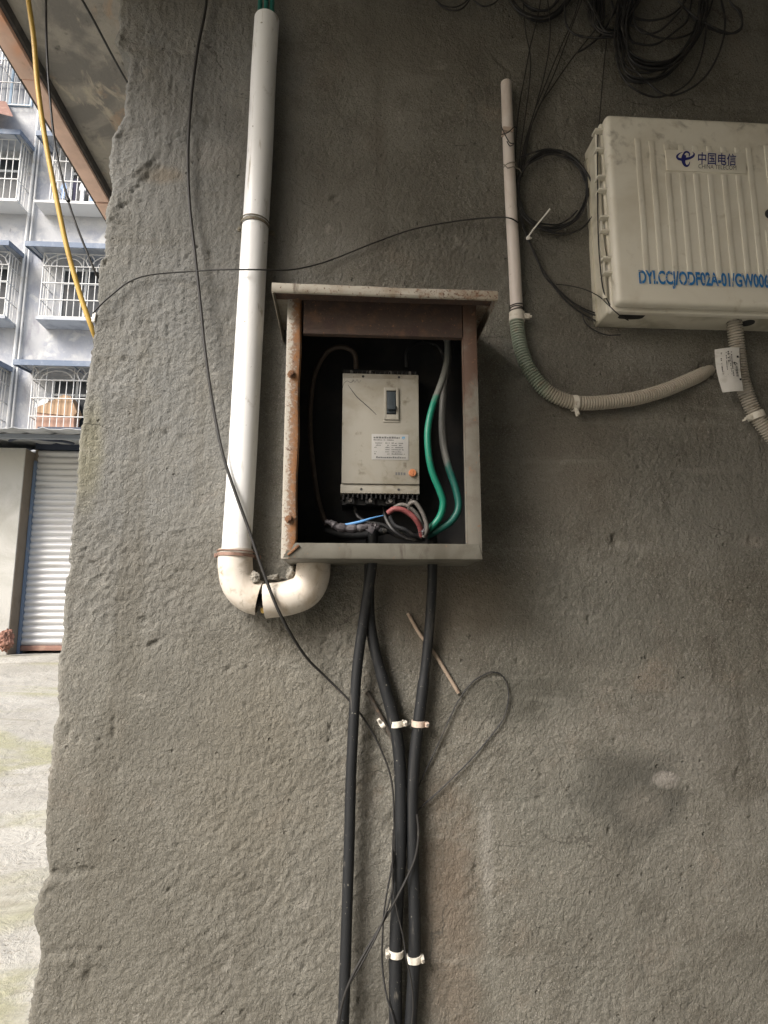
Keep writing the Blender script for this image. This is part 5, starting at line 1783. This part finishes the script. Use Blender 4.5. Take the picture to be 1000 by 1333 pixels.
mb.add(vs, [(2 * i, 2 * i + 1, 2 * i + 3, 2 * i + 2) for i in range(len(prof) - 1)], True)
sh = mb.build('shutter', MAT['shutter'], t_g)
mb = MB()
mb.box(sx0, sx1, YS - .022, YS + .02, zs_bot - .065, zs_bot - .003, .006)
mb.build('bottom_bar', MAT['shutter_rust'], sh)
mb = MB()
mb.box(px_r + .035, sx0 - .006, YS - .05, YS + .03, GZ - .2, zs_top - .16, .006)
mb.build('guide_rail', MAT['rail_blue'], t_g)
mb = MB()
mb.box(px_r + .0035, px_r + .034, YS - .02, YS + .05, GZ - .2, zs_top)
mb.build('rail_backing', MAT['garage_reveal'], t_g)
mb = MB()
mb.box(sx1 + .006, 8, YP, YS + 3, GZ - .2, zt, .012)
mb.build('pillar', MAT['garage_wall'], t_g)
# lintel and awning
zc_ = Q(60, 583, YS).z
mb = MB()
mb.box(px_r + .0035, sx1, YS - .03, YS + .05, zs_top + .004, zt + .35)
mb.build('lintel', MAT['dark_beam'], t_g)
YA = 7.15
za = Q(60, 556, YA).z
mb = MB()
n = 260
xs = [-9 + 17 * i / n for i in range(n + 1)]
vs = []
for x in xs:
    ph = (x / .30) % 1
    d = .030 * max(0, 1 - abs(ph - .5) / .16)
    d = min(d, .022)
    vs += [(x, YA, za - .02 + d), (x, YS + .6, za + .16 + d), (x, YA, za - .026 + d), (x, YS + .6, za + .154 + d)]
fs = []
for i in range(n):
    a, b = 4 * i, 4 * i + 4
    fs += [(a, b, b + 1, a + 1), (a + 2, a + 3, b + 3, b + 2), (a, a + 2, b + 2, b), (a + 1, b + 1, b + 3, a + 3)]
mb.add(vs, fs, False)
mb.build('awning', MAT['corrugated'], t_g)
for py, y, h, mt in ((566, 7.5, .05, 'beam_light'),):
    z = za - .03 + .18 * (y - YA) / (YS + .6 - YA)
    mb = MB()
    mb.box(-9, 8, y - .03, y + .03, z - h, z - .002)
    mb.build('purlin', MAT[mt], t_g)
mb = MB()
mb.tube([Q(*p) for p in spline([(12, 574, 7.6), (25, 570, 7.58), (45, 571, 7.58), (65, 573, 7.6), (85, 575, 7.65), (97, 578, 7.7)], 6)], .016, 8)
tag(mb.build('dark_hose', MAT['dark_beam']), 'dark hose slung under the corrugated awning of the garage', 'hose')
mb = MB()
mb.box(-9, 8, YS + 3.05, YS + 3.2, GZ - .2, za + .2)
mb.box(-9, 8, YS + .62, YS + 3.2, za + .10, za + .16)
mb.build('rear_roof', MAT['corrugated'], t_g)
lump('sack', Q(7, 834, 7.72), .085, .08, .12, MAT['bag'], .38, 2, 'crumpled reddish sack slumped at the foot of the white pillar', 'sack', fr=26)

# ================================================================== ADDED LIGHT BLOCKER (unseen wall behind the viewer, keeps the sky off the right half)
mb = MB()
mb.box(-1.4, 2.3, -2.05, -1.9, -.05, SLAB_Z - .002)
mb.box(2.3, 2.45, -2.05, DW - .02, -.05, SLAB_Z - .002)
tag(mb.build('light_blocking_wall', MAT['garage_wall']), 'plain rendered wall added out of view behind and to the right to block the sky', 'wall')

# ================================================================== LIGHT
EL, AZ = math.radians(38), math.radians(238)      # overcast: a soft wide sun from the open side on the left, behind the camera
w = bpy.data.worlds.new("World")
scene.world = w
w.use_nodes = True
nt = w.node_tree
bg = nt.nodes['Background']
sky = nt.nodes.new('ShaderNodeTexSky')
sky.sky_type = 'NISHITA'
sky.sun_disc = False
sky.sun_elevation = EL
sky.air_density = 1.0
sky.dust_density = 4.0
sky.ozone_density = 1.0
nt.links.new(sky.outputs[0], bg.inputs['Color'])
bg.inputs['Strength'].default_value = .15
sd = Vector((-.56, -.52, .63)).normalized()        # towards the sun
EL = math.asin(sd.z)
sky.sun_elevation = EL
sky.sun_rotation = math.atan2(sd.x, sd.y)
ld = bpy.data.lights.new('sun', 'SUN')
ld.energy = 2.7
ld.angle = math.radians(24)
ld.color = (1, .975, .94)
lo = bpy.data.objects.new('sun', ld)
COL.objects.link(lo)
lo.rotation_euler = (-sd).to_track_quat('-Z', 'Y').to_euler()

vs_ = scene.view_settings
vs_.view_transform = 'Standard'
vs_.look = 'None'
vs_.gamma = 1
vs_.exposure = .99
scene.cycles.max_bounces = 6
scene.cycles.denoising_prefilter = 'NONE'
